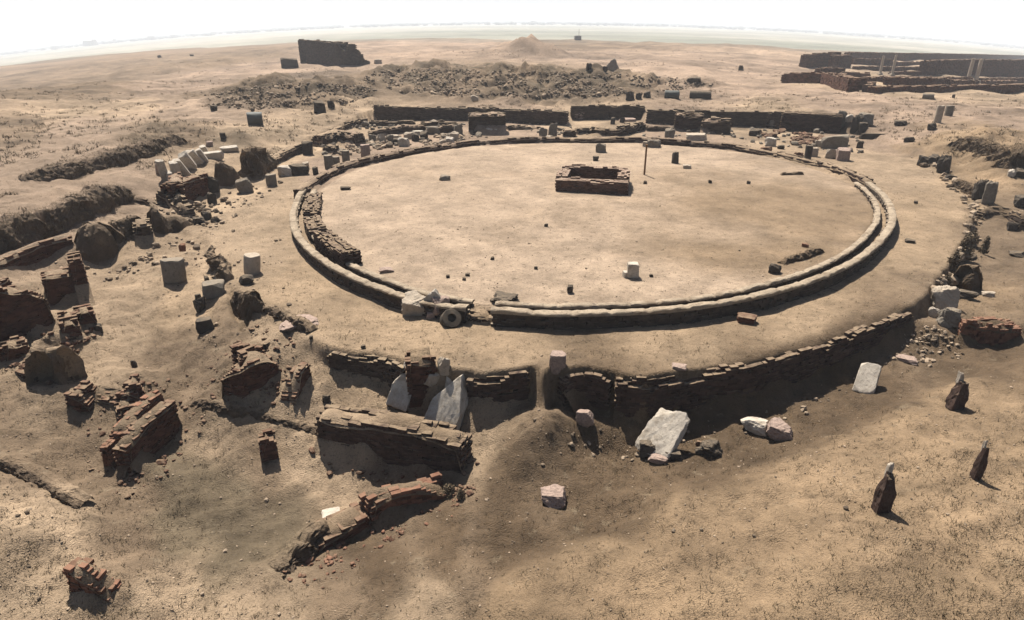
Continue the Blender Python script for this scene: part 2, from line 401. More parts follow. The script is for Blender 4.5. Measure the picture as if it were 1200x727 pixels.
# soil tones: (photograph point, level, tone)
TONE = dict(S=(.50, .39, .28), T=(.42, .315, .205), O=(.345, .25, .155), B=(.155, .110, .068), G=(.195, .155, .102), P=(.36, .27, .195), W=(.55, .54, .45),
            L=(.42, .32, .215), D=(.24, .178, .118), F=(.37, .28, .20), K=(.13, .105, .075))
SOIL = [(600,400,0,'T'),(500,400,0,'T'),(800,400,0,'T'),(950,370,0,'T'),(1080,300,0,'T'),(1100,240,0,'T'),(1050,200,0,'L'),(980,190,0,'L'),(420,380,0,'T'),(350,330,0,'T'),(300,300,0,'L'),
 (290,250,0,'L'),(320,220,0,'L'),(600,158,0,'P'),(800,158,0,'P'),(450,170,0,'P'),(390,205,0,'P'),
 (250,310,0,'L'),(220,360,-.5,'T'),(160,340,-.4,'L'),(130,410,-.9,'L'),(200,420,-.9,'D'),(260,410,-.8,'D'),(330,420,-.5,'L'),(340,480,-1.2,'L'),(230,445,-1,'D'),(100,440,-1,'L'),(50,470,-1.2,'L'),
 (20,500,-1.3,'D'),(90,520,-1.6,'D'),(60,560,-1.6,'D'),(150,590,-2,'D'),(250,520,-1.8,'L'),(310,560,-2.2,'D'),(250,590,-2.2,'G'),(320,610,-2.3,'G'),(200,640,-2.2,'G'),(280,640,-2.2,'G'),
 (230,560,-2.1,'G'),(150,650,-1.9,'D'),(60,620,-1.4,'L'),(20,680,-1.2,'L'),(200,700,-1.6,'L'),(300,700,-1.6,'L'),(400,680,-1.8,'D'),(430,650,-2,'B'),(520,640,-1.9,'B'),(450,590,-2.3,'D'),
 (330,540,-1.9,'L'),(420,560,-2.2,'L'),(600,560,-1.8,'B'),(700,560,-1.8,'B'),(640,540,-1.6,'D'),(580,520,-1.6,'L'),(800,540,-1.6,'B'),(880,530,-1.4,'B'),(960,500,-1.2,'B'),(1050,450,-1,'B'),
 (1000,470,-1.1,'B'),(1080,430,-.8,'D'),(1150,410,-.65,'B'),(700,600,-1.7,'B'),(600,620,-1.8,'B'),(560,660,-1.8,'D'),(1130,470,-.6,'O'),(1060,510,-.6,'O'),(980,540,-.7,'O'),(900,575,-.8,'O'),
 (800,605,-1,'O'),(700,650,-1.3,'O'),(600,690,-1.5,'O'),(1100,600,-.4,'O'),(900,650,-.6,'O'),(1000,700,-.4,'O'),(1180,680,-.2,'O'),(800,700,-.9,'O'),(1180,520,-.4,'O'),(500,710,-1.6,'L'),
 (1180,300,-.7,'D'),(1160,260,-.3,'D'),(1190,350,-.7,'D'),(1150,350,-.7,'O'),(1120,360,-.6,'D'),(1160,200,.3,'O'),(1100,170,.4,'O'),(1050,150,.8,'P'),(1150,160,1.1,'O'),(1060,85,1.4,'L'),(1120,95,1.4,'L'),(1180,95,1.4,'L'),(1040,95,1.4,'L'),(1190,140,1.2,'P'),(1100,130,1.3,'P'),
 (1000,110,1.5,'P'),(850,100,1.5,'P'),(700,100,1.5,'D'),(600,100,1.5,'D'),(500,100,1.5,'D'),(450,95,1.5,'D'),(350,110,1.5,'D'),(280,115,1.5,'D'),(420,130,1.5,'L'),(350,150,1.2,'L'),(300,170,.9,'L'),
 (250,190,1,'L'),(200,160,1.3,'D'),(250,130,1.4,'F'),(100,150,1.4,'F'),(30,150,1.4,'D'),(100,130,1.4,'L'),(100,170,1.3,'F'),(150,210,1.1,'F'),(50,230,1.2,'F'),(20,220,1.2,'F'),(60,200,1.2,'F'),
 (100,100,1.5,'D'),(200,100,1.5,'P'),(50,80,1.5,'D'),(300,70,1.5,'P'),(450,65,1.5,'P'),(600,60,1.5,'P'),(750,75,1.5,'P'),(900,75,1.5,'P'),(520,52,1.5,'P'),(650,52,1.5,'D'),(250,60,1.5,'D'),(700,130,1.5,'L'),(900,130,1.5,'L')]
_sx = np.array([unproj(a, b, c) for a, b, c, _ in SOIL])
_su, _sv = warp(_sx[:, 0], _sx[:, 1])
TONE = {k: tuple(np.array(v) * (1.025, .985, .965)) for k, v in TONE.items()}
_sc = np.array([TONE[d] for *_, d in SOIL]) * ALB

TRACKS = [([(255,225),(300,200),(350,170),(420,138),(470,124)], .9, .9, .28), ([(0,150),(90,140),(200,128),(330,118)], 1.4, .8, .22), ([(0,140),(100,128),(210,112)], 1.4, .7, -.22),
          ([(1020,152),(1090,175),(1160,205),(1215,235)], .4, .5, .25), ([(1040,578),(1110,566),(1200,545)], -.4, .25, -.28), ([(980,690),(1080,640),(1200,590)], -.3, .3, .22), ([(930,720),(1050,668),(1200,610)], -.3, .22, -.25),
          ([(0,600),(90,640),(170,690),(230,727)], -1.4, .35, .28), ([(240,330),(250,400),(220,450),(120,500),(0,520)], -.9, .4, .22), ([(300,540),(400,590),(470,560)], -2.2, .3, .25), ([(180,570),(260,620),(330,640)], -2.2, .3, -.25), ([(200,600),(280,600),(350,575)], -2.2, .25, -.22),
          ([(1060,150),(1090,165),(1060,180)], .5, .4, -.25)]

def tone(x, y):
    jx = x + fbm(x * .5, y * .5, 81, 4) * .8 * np.clip(np.hypot(x, y) / 20, .5, 3)
    jy = y + fbm(x * .5, y * .5, 91, 4) * 1.2 * np.clip(np.hypot(x, y) / 20, .5, 5)
    u, v = warp(jx, np.maximum(jy, .5))
    num = np.zeros(x.shape + (3,)); den = np.zeros(x.shape)
    for i in range(len(_sc)):
        w = 1.0 / (((u - _su[i]) ** 2 + (v - _sv[i]) ** 2) ** 2.4 + 1e-8)
        num += w[..., None] * _sc[i]; den += w
    c = num / den[..., None]
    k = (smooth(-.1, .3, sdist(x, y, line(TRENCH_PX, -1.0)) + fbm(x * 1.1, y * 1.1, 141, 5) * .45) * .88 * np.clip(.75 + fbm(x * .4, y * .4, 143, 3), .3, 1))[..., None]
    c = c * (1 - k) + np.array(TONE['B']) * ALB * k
    for pts, z0, w, dark in TRACKS:
        q = line(pts, z0)
        dd = np.full(x.shape, 1e9)
        for (ax, ay), (bx, by) in zip(q[:-1], q[1:]):
            t = np.clip(((x - ax) * (bx - ax) + (y - ay) * (by - ay)) / ((bx - ax) ** 2 + (by - ay) ** 2), 0, 1)
            dd = np.minimum(dd, np.hypot(x - ax - t * (bx - ax), y - ay - t * (by - ay)))
        k = np.exp(-(dd / w) ** 2) * np.clip(.7 + fbm(x * .9, y * .9, 151, 3), .1, 1)
        c = c * (1 + (dark * k)[..., None])
    rd = sdist(x, y, RING)
    mi = smooth(.6, 1.1, rd)[..., None]
    ex, ey = unproj(925, 238, .3)
    e2, f2 = unproj(860, 300, .3)
    pat = np.exp(-(((x - ex) / 6.0) ** 2 + ((y - ey) / 8.0) ** 2)) * 1.15 + np.exp(-(((x - e2) / 4.0) ** 2 + ((y - f2) / 2.5) ** 2)) * .8
    pat = np.clip(pat * 1.15 + fbm(x * .3, y * .3, 101, 6) * .5, 0, 1)[..., None]
    basin = (np.array(TONE['S']) * (1 - pat) + np.array((.34, .24, .150)) * pat) * ALB
    c = c * (1 - mi) + basin * mi
    for poly, h in LUMPS:
        k = (smooth(-2, 4, sdist(x, y, poly)) * np.clip(.35 + fbm(x * .45, y * .35, 75, 4) * 1.3, 0, .8))[..., None]
        c = c * (1 - k) + np.array((.125, .095, .062)) * ALB * k
    r = np.hypot(x, y)
    R = rim(np.arctan2(x, np.maximum(y, 1e-3)))
    low = smooth(-60, 60, r - R)[..., None]
    band = np.clip(.5 + 1.5 * fbm(x * .0022, y * .008, 111, 4), 0, 1)[..., None]
    plain = (np.array((.235, .235, .17)) * (1 - band) + np.array((.46, .42, .33)) * band) * ALB
    c = c * (1 - low) + plain * low
    rl = np.clip(1 - np.abs(r - R + 20) / 35, 0, 1)[..., None] * .45
    c = c * (1 - rl) + np.array((.17, .14, .11)) * ALB * rl
    var = fbm(x * .8, y * .8, 121, 5) * smooth(150, 40, r) * .36 + fbm(x * 3.5, y * 3.5, 123, 3) * smooth(45, 15, r) * .22 + fbm(x * .05, y * .08, 131, 5) * .5 * smooth(40, 90, r) + fbm(x * .3, y * .4, 133, 5) * .60 * smooth(40, 65, r) * (1 - smooth(250, 400, r))
    return np.clip(c * (1 + var[..., None]), .02, .9)

rows = [2.0]
while rows[-1] < 14000:
    y = rows[-1]
    rows.append(y + (min(max(.0042 * y, .05), .24) if y < 88 else .24 + (y - 88) * .022))
rows = np.array(rows)
tans = np.linspace(-1.05, 1.05, 520)
GX = (rows[:, None] + 6.0) * tans[None, :]
GY = np.repeat(rows[:, None], len(tans), axis=1)
GZ = T(GX.ravel(), GY.ravel()).reshape(GX.shape)
nr, nc = GX.shape
GV = np.stack([GX.ravel(), GY.ravel(), GZ.ravel()], 1)
idx = np.arange(nr * nc).reshape(nr, nc)
GF = np.stack([idx[:-1, :-1].ravel(), idx[:-1, 1:].ravel(), idx[1:, 1:].ravel(), idx[1:, :-1].ravel()], 1)
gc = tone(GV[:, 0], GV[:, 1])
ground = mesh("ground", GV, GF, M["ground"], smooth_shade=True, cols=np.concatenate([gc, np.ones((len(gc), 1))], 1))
tag(ground, "sandy excavated ground with trenches running out to a pale plain", "ground", kind="structure")
BVH = BVHTree.FromPolygons(GV.tolist(), GF.tolist())

def hit(px, py):
    d = ray(px, py)
    loc, *_ = BVH.ray_cast(Vector((0, 0, CAMZ)), d.normalized())
    if loc is None:
        x, y = unproj(px, max(py, 60), 0); return Vector((x, y, 0))
    return loc

def tz(x, y):
    loc, *_ = BVH.ray_cast(Vector((x, y, 200)), Vector((0, 0, -1)))
    return loc.z if loc else 0.0

def mpp(p):                                 # metres per photograph pixel at a point
    d = Vector(p) - Vector((0, 0, CAMZ))
    return (d.y * cp - d.z * sp) / FPX

def dep(p):
    d = Vector(p) - Vector((0, 0, CAMZ))
    return math.atan2(-d.z, math.hypot(d.x, d.y))
# ------------------------------------------------------------------ generators
def ico(sub):
    t = (1 + 5 ** .5) / 2
    v = [(-1, t, 0), (1, t, 0), (-1, -t, 0), (1, -t, 0), (0, -1, t), (0, 1, t), (0, -1, -t), (0, 1, -t), (t, 0, -1), (t, 0, 1), (-t, 0, -1), (-t, 0, 1)]
    f = [(0, 11, 5), (0, 5, 1), (0, 1, 7), (0, 7, 10), (0, 10, 11), (1, 5, 9), (5, 11, 4), (11, 10, 2), (10, 7, 6), (7, 1, 8), (3, 9, 4), (3, 4, 2), (3, 2, 6), (3, 6, 8), (3, 8, 9), (4, 9, 5), (2, 4, 11), (6, 2, 10), (8, 6, 7), (9, 8, 1)]
    v = [np.array(p) / np.linalg.norm(p) for p in v]
    for _ in range(sub):
        mid, nf = {}, []
        def m(a, b):
            k = (min(a, b), max(a, b))
            if k not in mid:
                p = v[a] + v[b]; v.append(p / np.linalg.norm(p)); mid[k] = len(v) - 1
            return mid[k]
        for a, b, c in f:
            x, y, z = m(a, b), m(b, c), m(c, a)
            nf += [(a, x, z), (b, y, x), (c, z, y), (x, y, z)]
        f = nf
    return np.array(v), np.array(f)
ICO = {k: ico(k) for k in (0, 1, 2, 3, 4)}

def rock_verts(rng, size, blocky=.6, sub=3, rough=.05):
    V, F = ICO[sub]
    size = np.asarray(size, float) / 2
    n = []
    h = []
    for s in (1, -1):
        for a in range(3):
            e = np.zeros(3); e[a] = s
            e = e + rng.normal(0, .05 + .22 * (1 - blocky), 3)
            n.append(e / np.linalg.norm(e)); h.append(1.0)
    for _ in range(int(4 + 8 * (1 - blocky))):
        e = rng.normal(0, 1, 3); e /= np.linalg.norm(e)
        n.append(e); h.append(rng.uniform(.95, 1.15) + .28 * blocky)
    n, h = np.array(n), np.array(h)
    r = (h[None, :] / np.maximum(V @ n.T, .02)).min(1)
    r = np.minimum(r, 1.55)
    P = V * r[:, None]
    P = P * (1 + rough * noise3(P * 1.7 + rng.uniform(0, 50), int(rng.integers(1000)))[:, None] + rough * .5 * noise3(P * 5 + 9, int(rng.integers(1000)))[:, None] + rough * .3 * noise3(P * 13 + 3, int(rng.integers(1000)))[:, None])
    return P * size, F

def rot(rx, ry, rz):
    return np.array((Matrix.Rotation(rz, 3, 'Z') @ Matrix.Rotation(ry, 3, 'Y') @ Matrix.Rotation(rx, 3, 'X')))

_seed = [100]
def rng_next():
    _seed[0] += 1
    return np.random.default_rng(_seed[0])

def place(px, py, wpx, hpx, depth=None):
    """ground point, real width, height and depth of a thing whose visible foot is at a photograph point"""
    p = hit(px, py)
    m, a = mpp(p), dep(p)
    w = wpx * m
    d = depth if depth else w * .75
    h = max((hpx * m - d * math.sin(a) * .8) / math.cos(a), hpx * m * .42)
    away = Vector((p.x, p.y, 0)).normalized()
    q = p + away * d * .5
    q.z = min(tz(q.x, q.y), p.z + .1)
    return q, w, h, d, math.atan2(away.x, away.y)

def stone(px, py, wpx, hpx, mat="grey", name="stone_block", label=None, cat="stone", group=None, blocky=.6, tilt=(0, 0), yaw=0.0, depth=None, sub=3, rough=.10, lift=0.0, parent=None):
    rng = rng_next()
    blocky = min(blocky, .80 if mat in ('grey', 'dark', 'granite', 'brick') else .9)
    q, w, h, d, az = place(px, py, wpx, hpx, depth)
    if wpx >= 17 and sub == 3: sub = 4
    V, F = rock_verts(rng, (w, d, h * 1.12), blocky, sub, rough)
    R = rot(math.radians(tilt[0]), math.radians(tilt[1]), -az + math.radians(yaw))
    V = V @ R.T
    V[:, 2] += h * .5 - h * .10 + lift
    o = mesh(name, V, F, M[mat], smooth_shade=False)
    o.location = q
    tag(o, label, cat, group)
    return o

def lathe(prof, n, rng=None, rough=0.0):
    V, F = [], []
    k = len(prof)
    for i in range(n):
        a = 2 * math.pi * i / n
        for r, z in prof: V.append((r * math.cos(a), r * math.sin(a), z))
    for i in range(n):
        j = (i + 1) % n
        for c in range(k - 1): F.append((i * k + c, j * k + c, j * k + c + 1, i * k + c + 1))
    V = np.array(V)
    if rng is not None and rough:
        V = V + V * (rough * noise3(V * 4 + rng.uniform(0, 40), int(rng.integers(999))))[:, None]
    return V, np.array(F)

def drum(px, py, wpx, hpx, mat="lime", name="column_drum", label=None, cat="column drum", group=None, lying=False, tilt=(0, 0), yaw=0.0, hole=False):
    rng = rng_next()
    q, w, h, d, az = place(px, py, wpx, hpx, wpx * mpp(hit(px, py)))
    if lying: L_, r = w, h / 2
    else: L_, r = h, w / 2
    prof = [(0.001, 0), (r * .6, 0), (r * .96, 0), (r, L_ * .05), (r * 1.02, L_ * .35), (r, L_ * .65), (r, L_ * .93), (r * .95, L_)]
    prof += ([(r * .45, L_ * 1.0), (r * .40, L_ * .75), (0.001, L_ * .75)] if hole else [(r * .5, L_ * 1.0), (0.001, L_ * 1.0)])
    V, F = lathe(prof, 24, rng, .05)
    if lying:
        V = V - np.array([0, 0, L_ / 2])
        V = V @ rot(0, math.pi / 2, 0).T
        V[:, 2] += r * .95
    V = V @ rot(math.radians(tilt[0]), math.radians(tilt[1]), -az + math.radians(yaw)).T
    o = mesh(name, V, F, M[mat])
    o.location = q + Vector((0, 0, -.04))
    tag(o, label, cat, group)
    return o

BOXF = np.array([(0, 3, 2, 1), (4, 5, 6, 7), (0, 1, 5, 4), (1, 2, 6, 5), (2, 3, 7, 6), (3, 0, 4, 7)])
BOXV = np.array([(-1, -1, -1), (1, -1, -1), (1, 1, -1), (-1, 1, -1), (-1, -1, 1), (1, -1, 1), (1, 1, 1), (-1, 1, 1)], float)

def boxes(cen, half, ang, rng, jrot=.03, jpos=.006, cjit=.05):
    n = len(cen)
    V = BOXV[None] * half[:, None, :] * (1 + rng.normal(0, cjit, (n, 8, 3)) * .5)
    a = ang + rng.normal(0, jrot, n)
    c, s = np.cos(a)[:, None], np.sin(a)[:, None]
    X = V[..., 0] * c - V[..., 1] * s
    Y = V[..., 0] * s + V[..., 1] * c
    Z = V[..., 2] + V[..., 0] * rng.normal(0, jrot * .6, n)[:, None]
    P = np.stack([X, Y, Z], -1) + (cen + rng.normal(0, jpos, (n, 3)))[:, None, :]
    F = (BOXF[None] + (np.arange(n) * 8)[:, None, None]).reshape(-1, 4)
    return P.reshape(-1, 3), F

def brick_course(path, zb, zt, thick, brick=(.3, .1), rag=.15, side=1, miss=.03, seed=0, jit=1.0, end_rag=.5):
    """boxes of a coursed ruin wall: path Nx2 is the face line, the body grows to its SIDE (1 = left of the walking direction)"""
    rng = np.random.default_rng(seed + 5)
    P = np.asarray(path, float)
    s = np.concatenate([[0], np.cumsum(np.linalg.norm(np.diff(P, axis=0), axis=1))])
    L_ = s[-1]
    bl, bh = brick
    nb = max(int(round(L_ / bl)), 2)
    nt = max(int(round(thick / (bl * .55))), 1)
    bt = thick / nt
    C, H, A = [], [], []
    zbm = np.min(zb)
    for k in range(int((np.max(zt) - zbm) / bh) + 2):
        off = .5 * (k % 2)
        sc = (np.arange(nb + 1) - off + .25) * L_ / nb
        sc = sc[(sc > 0) & (sc < L_)]
        x, y = np.interp(sc, s, P[:, 0]), np.interp(sc, s, P[:, 1])
        e = .4 * bl
        tx = np.interp(np.minimum(sc + e, L_), s, P[:, 0]) - np.interp(np.maximum(sc - e, 0), s, P[:, 0])
        ty = np.interp(np.minimum(sc + e, L_), s, P[:, 1]) - np.interp(np.maximum(sc - e, 0), s, P[:, 1])
        ln = np.hypot(tx, ty) + 1e-9
        tx, ty = tx / ln, ty / ln
        b0, t0 = np.interp(sc, s, zb), np.interp(sc, s, zt)
        z = zbm + (k + .5) * bh
        for a in range(nt):
            d = (a + .5) * bt * side
            xx, yy = x - ty * d, y + tx * d
            top = t0 + rag * (vnoise(sc * .9 + seed, a * .7 + sc * 0, seed) * 1.3 + vnoise(sc * 3.1, a * 1.9 + sc * 0, seed + 2) * .9) - end_rag * bh * 3 * np.exp(-np.minimum(sc, L_ - sc) / (bl * 1.2)) * rng.uniform(0, 1)
            ok = (z < top) & (z > b0 - bh * .8)
            face = (a == 0) | (a == nt - 1)
            exposed = face | (z > top - bh * 3.2) | (sc < bl * 1.2) | (sc > L_ - bl * 1.2)
            ok &= exposed & (rng.uniform(0, 1, len(sc)) > (miss if face else 0))
            if ok.any():
                m = ok.sum()
                e0 = np.maximum(sc - L_ / nb * .5, rng.uniform(0, .12) * bl); e1 = np.minimum(sc + L_ / nb * .5, L_ - rng.uniform(0, .12) * bl)
                mid, hl = (e0 + e1) / 2 - sc, np.maximum((e1 - e0) / 2, .02)
                xx, yy = xx + tx * mid, yy + ty * mid
                C.append(np.stack([xx[ok], yy[ok], np.full(m, z)], 1))
                H.append(np.stack([hl[ok], np.full(m, bt * .52), np.full(m, bh * .54)], 1) if True else np.tile([[L_ / nb * .50, bt * .52, bh * .54]], (m, 1)))
                A.append(np.arctan2(ty[ok], tx[ok]))
    C, H, A = np.vstack(C), np.vstack(H), np.concatenate(A)
    C = C + (rng.uniform(0, 1, (len(C), 1)) ** 6) * np.column_stack([-np.sin(A), np.cos(A), A * 0]) * side * brick[1] * .9
    return boxes(C, H * rng.uniform(.95, 1.04, (len(H), 1)), A, rng, .035 * jit, .008 * jit, .07)

def dens(P, step):
    P = np.asarray(P, float)
    s = np.concatenate([[0], np.cumsum(np.linalg.norm(np.diff(P[:, :2], axis=0), axis=1))])
    q = np.linspace(0, s[-1], max(int(s[-1] / step), 2) + 1)
    return np.stack([np.interp(q, s, P[:, k]) for k in range(P.shape[1])], 1)

def wall_data(pts, curve=False, top=0.0):
    """path, foot level and top level from (x, y, height in pixels) feet in the photograph"""
    out = []
    for x, y, h in pts:
        p = hit(x, y)
        m, a = mpp(p), dep(p)
        out.append((p.x, p.y, p.z, max((h * m - top * math.sin(a)) / math.cos(a), h * m * .5)))
    out = np.array(out)
    if curve and len(out) > 2: out = spline(out, max(len(out) * 5, 12))
    return dens(out, .35)

def side_away(P):
    a, b = P[0], P[-1]
    n = np.array([-(b[1] - a[1]), b[0] - a[0]])
    return 1 if n @ np.array([(a[0] + b[0]) / 2, (a[1] + b[1]) / 2]) > 0 else -1

def brick_wall(pts, thick, name, label, cat="ruin wall", mat="brick_old", brick=(.3, .1), rag=.15, group=None, seed=None, curve=False, side=None, miss=.03, jit=1.0, parent=None, world=None, end_rag=.5, soil=True):
    seed = seed if seed is not None else _seed[0]; _seed[0] += 1
    D = world if world is not None else wall_data(pts, curve, thick * .8)
    P = D[:, :2]
    sd = side if side is not None else side_away(P)
    zb = D[:, 2] - .15
    zt = D[:, 2] + D[:, 3]
    V, F = brick_course(P, zb, zt, thick, brick, rag, sd, miss, seed, jit, end_rag)
    base = Vector((*P.mean(0), float(D[:, 2].mean())))
    if parent is not None: base = parent.location.copy()
    o = mesh(name, V - np.array(base), F, M[mat])
    if parent is not None: o.parent = parent
    else:
        o.location = base
    if label or cat: tag(o, label, cat if parent is None else None, group)
    if soil and np.hypot(*P.mean(0)) < 62 and mat != "kerb_side":
        soil_on(o, D, thick, sd, seed, rag, base, brick[1], soil != 'feet')
    return o

def soil_on(o, D, thick, sd, seed, rag, base, bh, cap=True):
    """earth washed up against the wall's feet and lying on its broken top, in the tone of the ground there"""
    D = dens(D, .16)
    P = D[:, :2]
    n = len(P)
    if n < 3: return
    s = np.concatenate([[0], np.cumsum(np.linalg.norm(np.diff(P, axis=0), axis=1))])
    T_ = np.gradient(P, axis=0); T_ /= np.linalg.norm(T_, axis=1)[:, None] + 1e-9
    N_ = np.stack([-T_[:, 1], T_[:, 0]], 1) * sd
    h = D[:, 3]
    grid = np.arange
    def strip(rows, name):
        V = np.array(rows).reshape(-1, 3)
        k = len(rows)
        id_ = np.arange(k * n).reshape(k, n)
        F = np.stack([id_[:-1, :-1].ravel(), id_[:-1, 1:].ravel(), id_[1:, 1:].ravel(), id_[1:, :-1].ravel()], 1)
        cols = tone(V[:, 0], V[:, 1])
        m = mesh(name, V - np.array(base), F, M["ground"], smooth_shade=True, cols=np.concatenate([cols, np.ones((len(cols), 1))], 1))
        m.parent = o
    ext = np.clip((s - s[0]) / .25, 0, 1) * np.clip((s[-1] - s) / .25, 0, 1)
    for side, sid in (((-1, 1), (1, 2)) if cap else ((-1, 1),)):
        hs = h * np.clip(.16 + .75 * fbm(s * .8, s * 0 + sid * 7.7, seed, 3), .0, .5)
        w = .16 + hs * 1.1
        rows = []
        for u in (-.12, 0.0, .2, .45, .75, 1.0):
            off = (u * w) if u > 0 else u * .5
            q = P - N_ * off[:, None] if side < 0 and np.ndim(off) else (P - N_ * off if side < 0 else None)
            if side > 0:
                d_ = thick + (off if np.ndim(off) else off)
                q = P + N_ * (d_[:, None] if np.ndim(d_) else d_)
            zg = np.array([tz(*p) for p in q])
            if u <= 0: zg = np.minimum(zg, D[:, 2] + .3)
            z = zg + hs * (1 - max(u, 0)) ** 1.6 * (1 + .3 * vnoise(s * 5, s * 0 + u * 3, seed + 3)) - (.05 if u == 1.0 else .012)
            rows.append(np.column_stack([q, z]))
        strip(rows, "washed_earth")
    if not cap: return
    rows = []
    top = D[:, 2] + h
    for u in np.linspace(-.05, 1.05, 8):
        e = 1 - abs(2 * u - 1) ** 3
        z = top + rag * (vnoise(s * .9 + seed, s * 0 + u, seed) * 1.3 + vnoise(s * 3.1, s * 0 + u * 3, seed + 2) * .5) - bh * .9 + bh * 1.4 * e * ext + .07 * fbm(s * 2.3, s * 0 + u * 2.5, seed + 11, 3)
        z = np.where(ext < .02, D[:, 2], z)
        rows.append(np.column_stack([P + N_ * (u * thick), z]))
    strip(rows, "earth_cap")

def bank(pts, depth, name, label, cat="earth bank", mat="earth", group=None, rough=.14, curve=True, steep=.12, parent=None, seed=None, world=None, res=.07, veg=0):
    """a broken bank of earth: steep face towards the photograph, crown, long back slope"""
    seed = seed if seed is not None else _seed[0]; _seed[0] += 1
    D = world if world is not None else wall_data(pts, curve, depth * .3)
    m_ = max(float(np.linalg.norm(np.diff(D[:, :2], axis=0), axis=1).sum()), .5)
    D = dens(D, max(min(res, m_ / 12), m_ / 220))
    P = D[:, :2]
    sd = side_away(P)
    T_ = np.gradient(P, axis=0); T_ /= np.linalg.norm(T_, axis=1)[:, None] + 1e-9
    N_ = np.stack([-T_[:, 1], T_[:, 0]], 1) * sd
    n = len(P)
    s = np.concatenate([[0], np.cumsum(np.linalg.norm(np.diff(P, axis=0), axis=1))])
    endf = np.clip(np.minimum(s, s[-1] - s) / max(min(depth * .35, s[-1] * .06), .04), 0, 1) ** .5
    prof = np.array([(-.25, -.25), (-.08, .0), (0, .15), (steep * .3, .35), (steep * .6, .55), (steep, .78), (steep + .10, .95), (steep + .25, 1.0), (.55, .98), (.75, .8), (.95, .35), (1.1, -.3)])
    q_ = np.linspace(0, len(prof) - 1, 34)
    prof = np.stack([np.interp(q_, np.arange(len(prof)), prof[:, i]) for i in (0, 1)], 1)
    V = []
    H = D[:, 3] * endf * (1 + .25 * vnoise(s * 1.1 + seed, s * 0, seed) + .15 * vnoise(s * 4 + seed, s * 0, seed + 1))
    for d, hh in prof:
        x = P + N_ * (d * depth)
        V.append(np.column_stack([x, D[:, 2] + hh * H - (.12 if hh < .2 else 0)]))
    V = np.array(V).reshape(-1, 3)
    amp = rough * np.repeat(np.interp(q_, np.arange(12), [.2, .5, 1, 1, 1, 1, 1, .8, .7, .7, .5, .2]), n)
    hscale = float(D[:, 3].mean())
    f0 = 1 / max(hscale, .25)
    ridge = lambda q, sd_: .5 - np.abs(noise3(q, sd_)) * 1.4
    nz = noise3(V * 1.6 * f0 + seed, seed) + .6 * noise3(V * 4.3 * f0 + seed, seed + 3) + .45 * ridge(V * 9 * f0, seed + 5) + .3 * noise3(V * 21 * f0, seed + 6)
    V[:, 2] += nz * amp * hscale
    fl = noise3(V * 2.4 * f0 + 20 + seed, seed + 9) + .7 * ridge(V * np.array([5, 5, 2.2]) * f0, seed + 10) + .4 * noise3(V * 15 * f0, seed + 12)
    V[:, :2] += (fl * amp * hscale)[:, None] * np.tile(N_, (len(prof), 1))
    k = len(prof)
    id_ = np.arange(k * n).reshape(k, n)
    F = np.stack([id_[:-1, :-1].ravel(), id_[:-1, 1:].ravel(), id_[1:, 1:].ravel(), id_[1:, :-1].ravel()], 1)
    base = Vector((*P.mean(0), float(D[:, 2].mean()))) if parent is None else parent.location.copy()
    cols = tone(V[:, 0], V[:, 1])
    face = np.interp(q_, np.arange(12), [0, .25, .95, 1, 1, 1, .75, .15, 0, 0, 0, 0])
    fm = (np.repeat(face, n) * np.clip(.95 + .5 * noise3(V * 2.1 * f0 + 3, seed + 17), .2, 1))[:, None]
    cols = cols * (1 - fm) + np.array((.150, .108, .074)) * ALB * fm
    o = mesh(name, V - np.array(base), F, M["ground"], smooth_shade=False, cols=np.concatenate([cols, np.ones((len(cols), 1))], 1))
    if parent is not None: o.parent = parent
    else:
        o.location = base
        tag(o, label, cat, group)
    if veg:
        rg = np.random.default_rng(seed)
        pick = V[rg.integers(n * 3, n * 30, veg)] - np.array(base)
        VB, FB = blades(pick, rg, 6, .07, .20, .010, .09)
        mesh("scrub_growth", VB, FB, M["shrub"]).parent = o
    return o

def blades(P, rng, nb, l0, l1, w, spread):
    k = len(P) * nb
    B = np.repeat(P, nb, 0) + np.column_stack([rng.normal(0, spread, k), rng.normal(0, spread, k), np.full(k, -.01)])
    dirs = np.column_stack([rng.normal(0, .75, k), rng.normal(0, .75, k), np.ones(k) * .8]); dirs /= np.linalg.norm(dirs, axis=1)[:, None]
    ln = rng.uniform(l0, l1, k)[:, None]
    sd = np.column_stack([rng.normal(0, 1, k), rng.normal(0, 1, k), np.zeros(k)]); sd /= np.linalg.norm(sd, axis=1)[:, None]
    V = np.concatenate([B - sd * w, B + sd * w, B + dirs * ln], 0)
    return V, np.stack([np.arange(k), np.arange(k) + k, np.arange(k) + 2 * k], 1)

def heap(pts_w, size, rng, sub=1, blocky=.4, flat=.8):
    """many small stones at world points: one vertex/face pair"""
    VV, FF, off = [], [], 0
    for i, p in enumerate(pts_w):
        s = size[i]
        V, F = rock_verts(rng, (s * rng.uniform(.8, 1.3), s * rng.uniform(.7, 1.1), s * rng.uniform(.55, 1) * flat), blocky, sub, .08)
        V = V @ rot(rng.normal(0, .3), rng.normal(0, .3), rng.uniform(0, 6.3)).T + np.array(p) + np.array([0, 0, s * .22])
        VV.append(V); FF.append(F + off); off += len(V)
    return np.vstack(VV), np.vstack(FF)

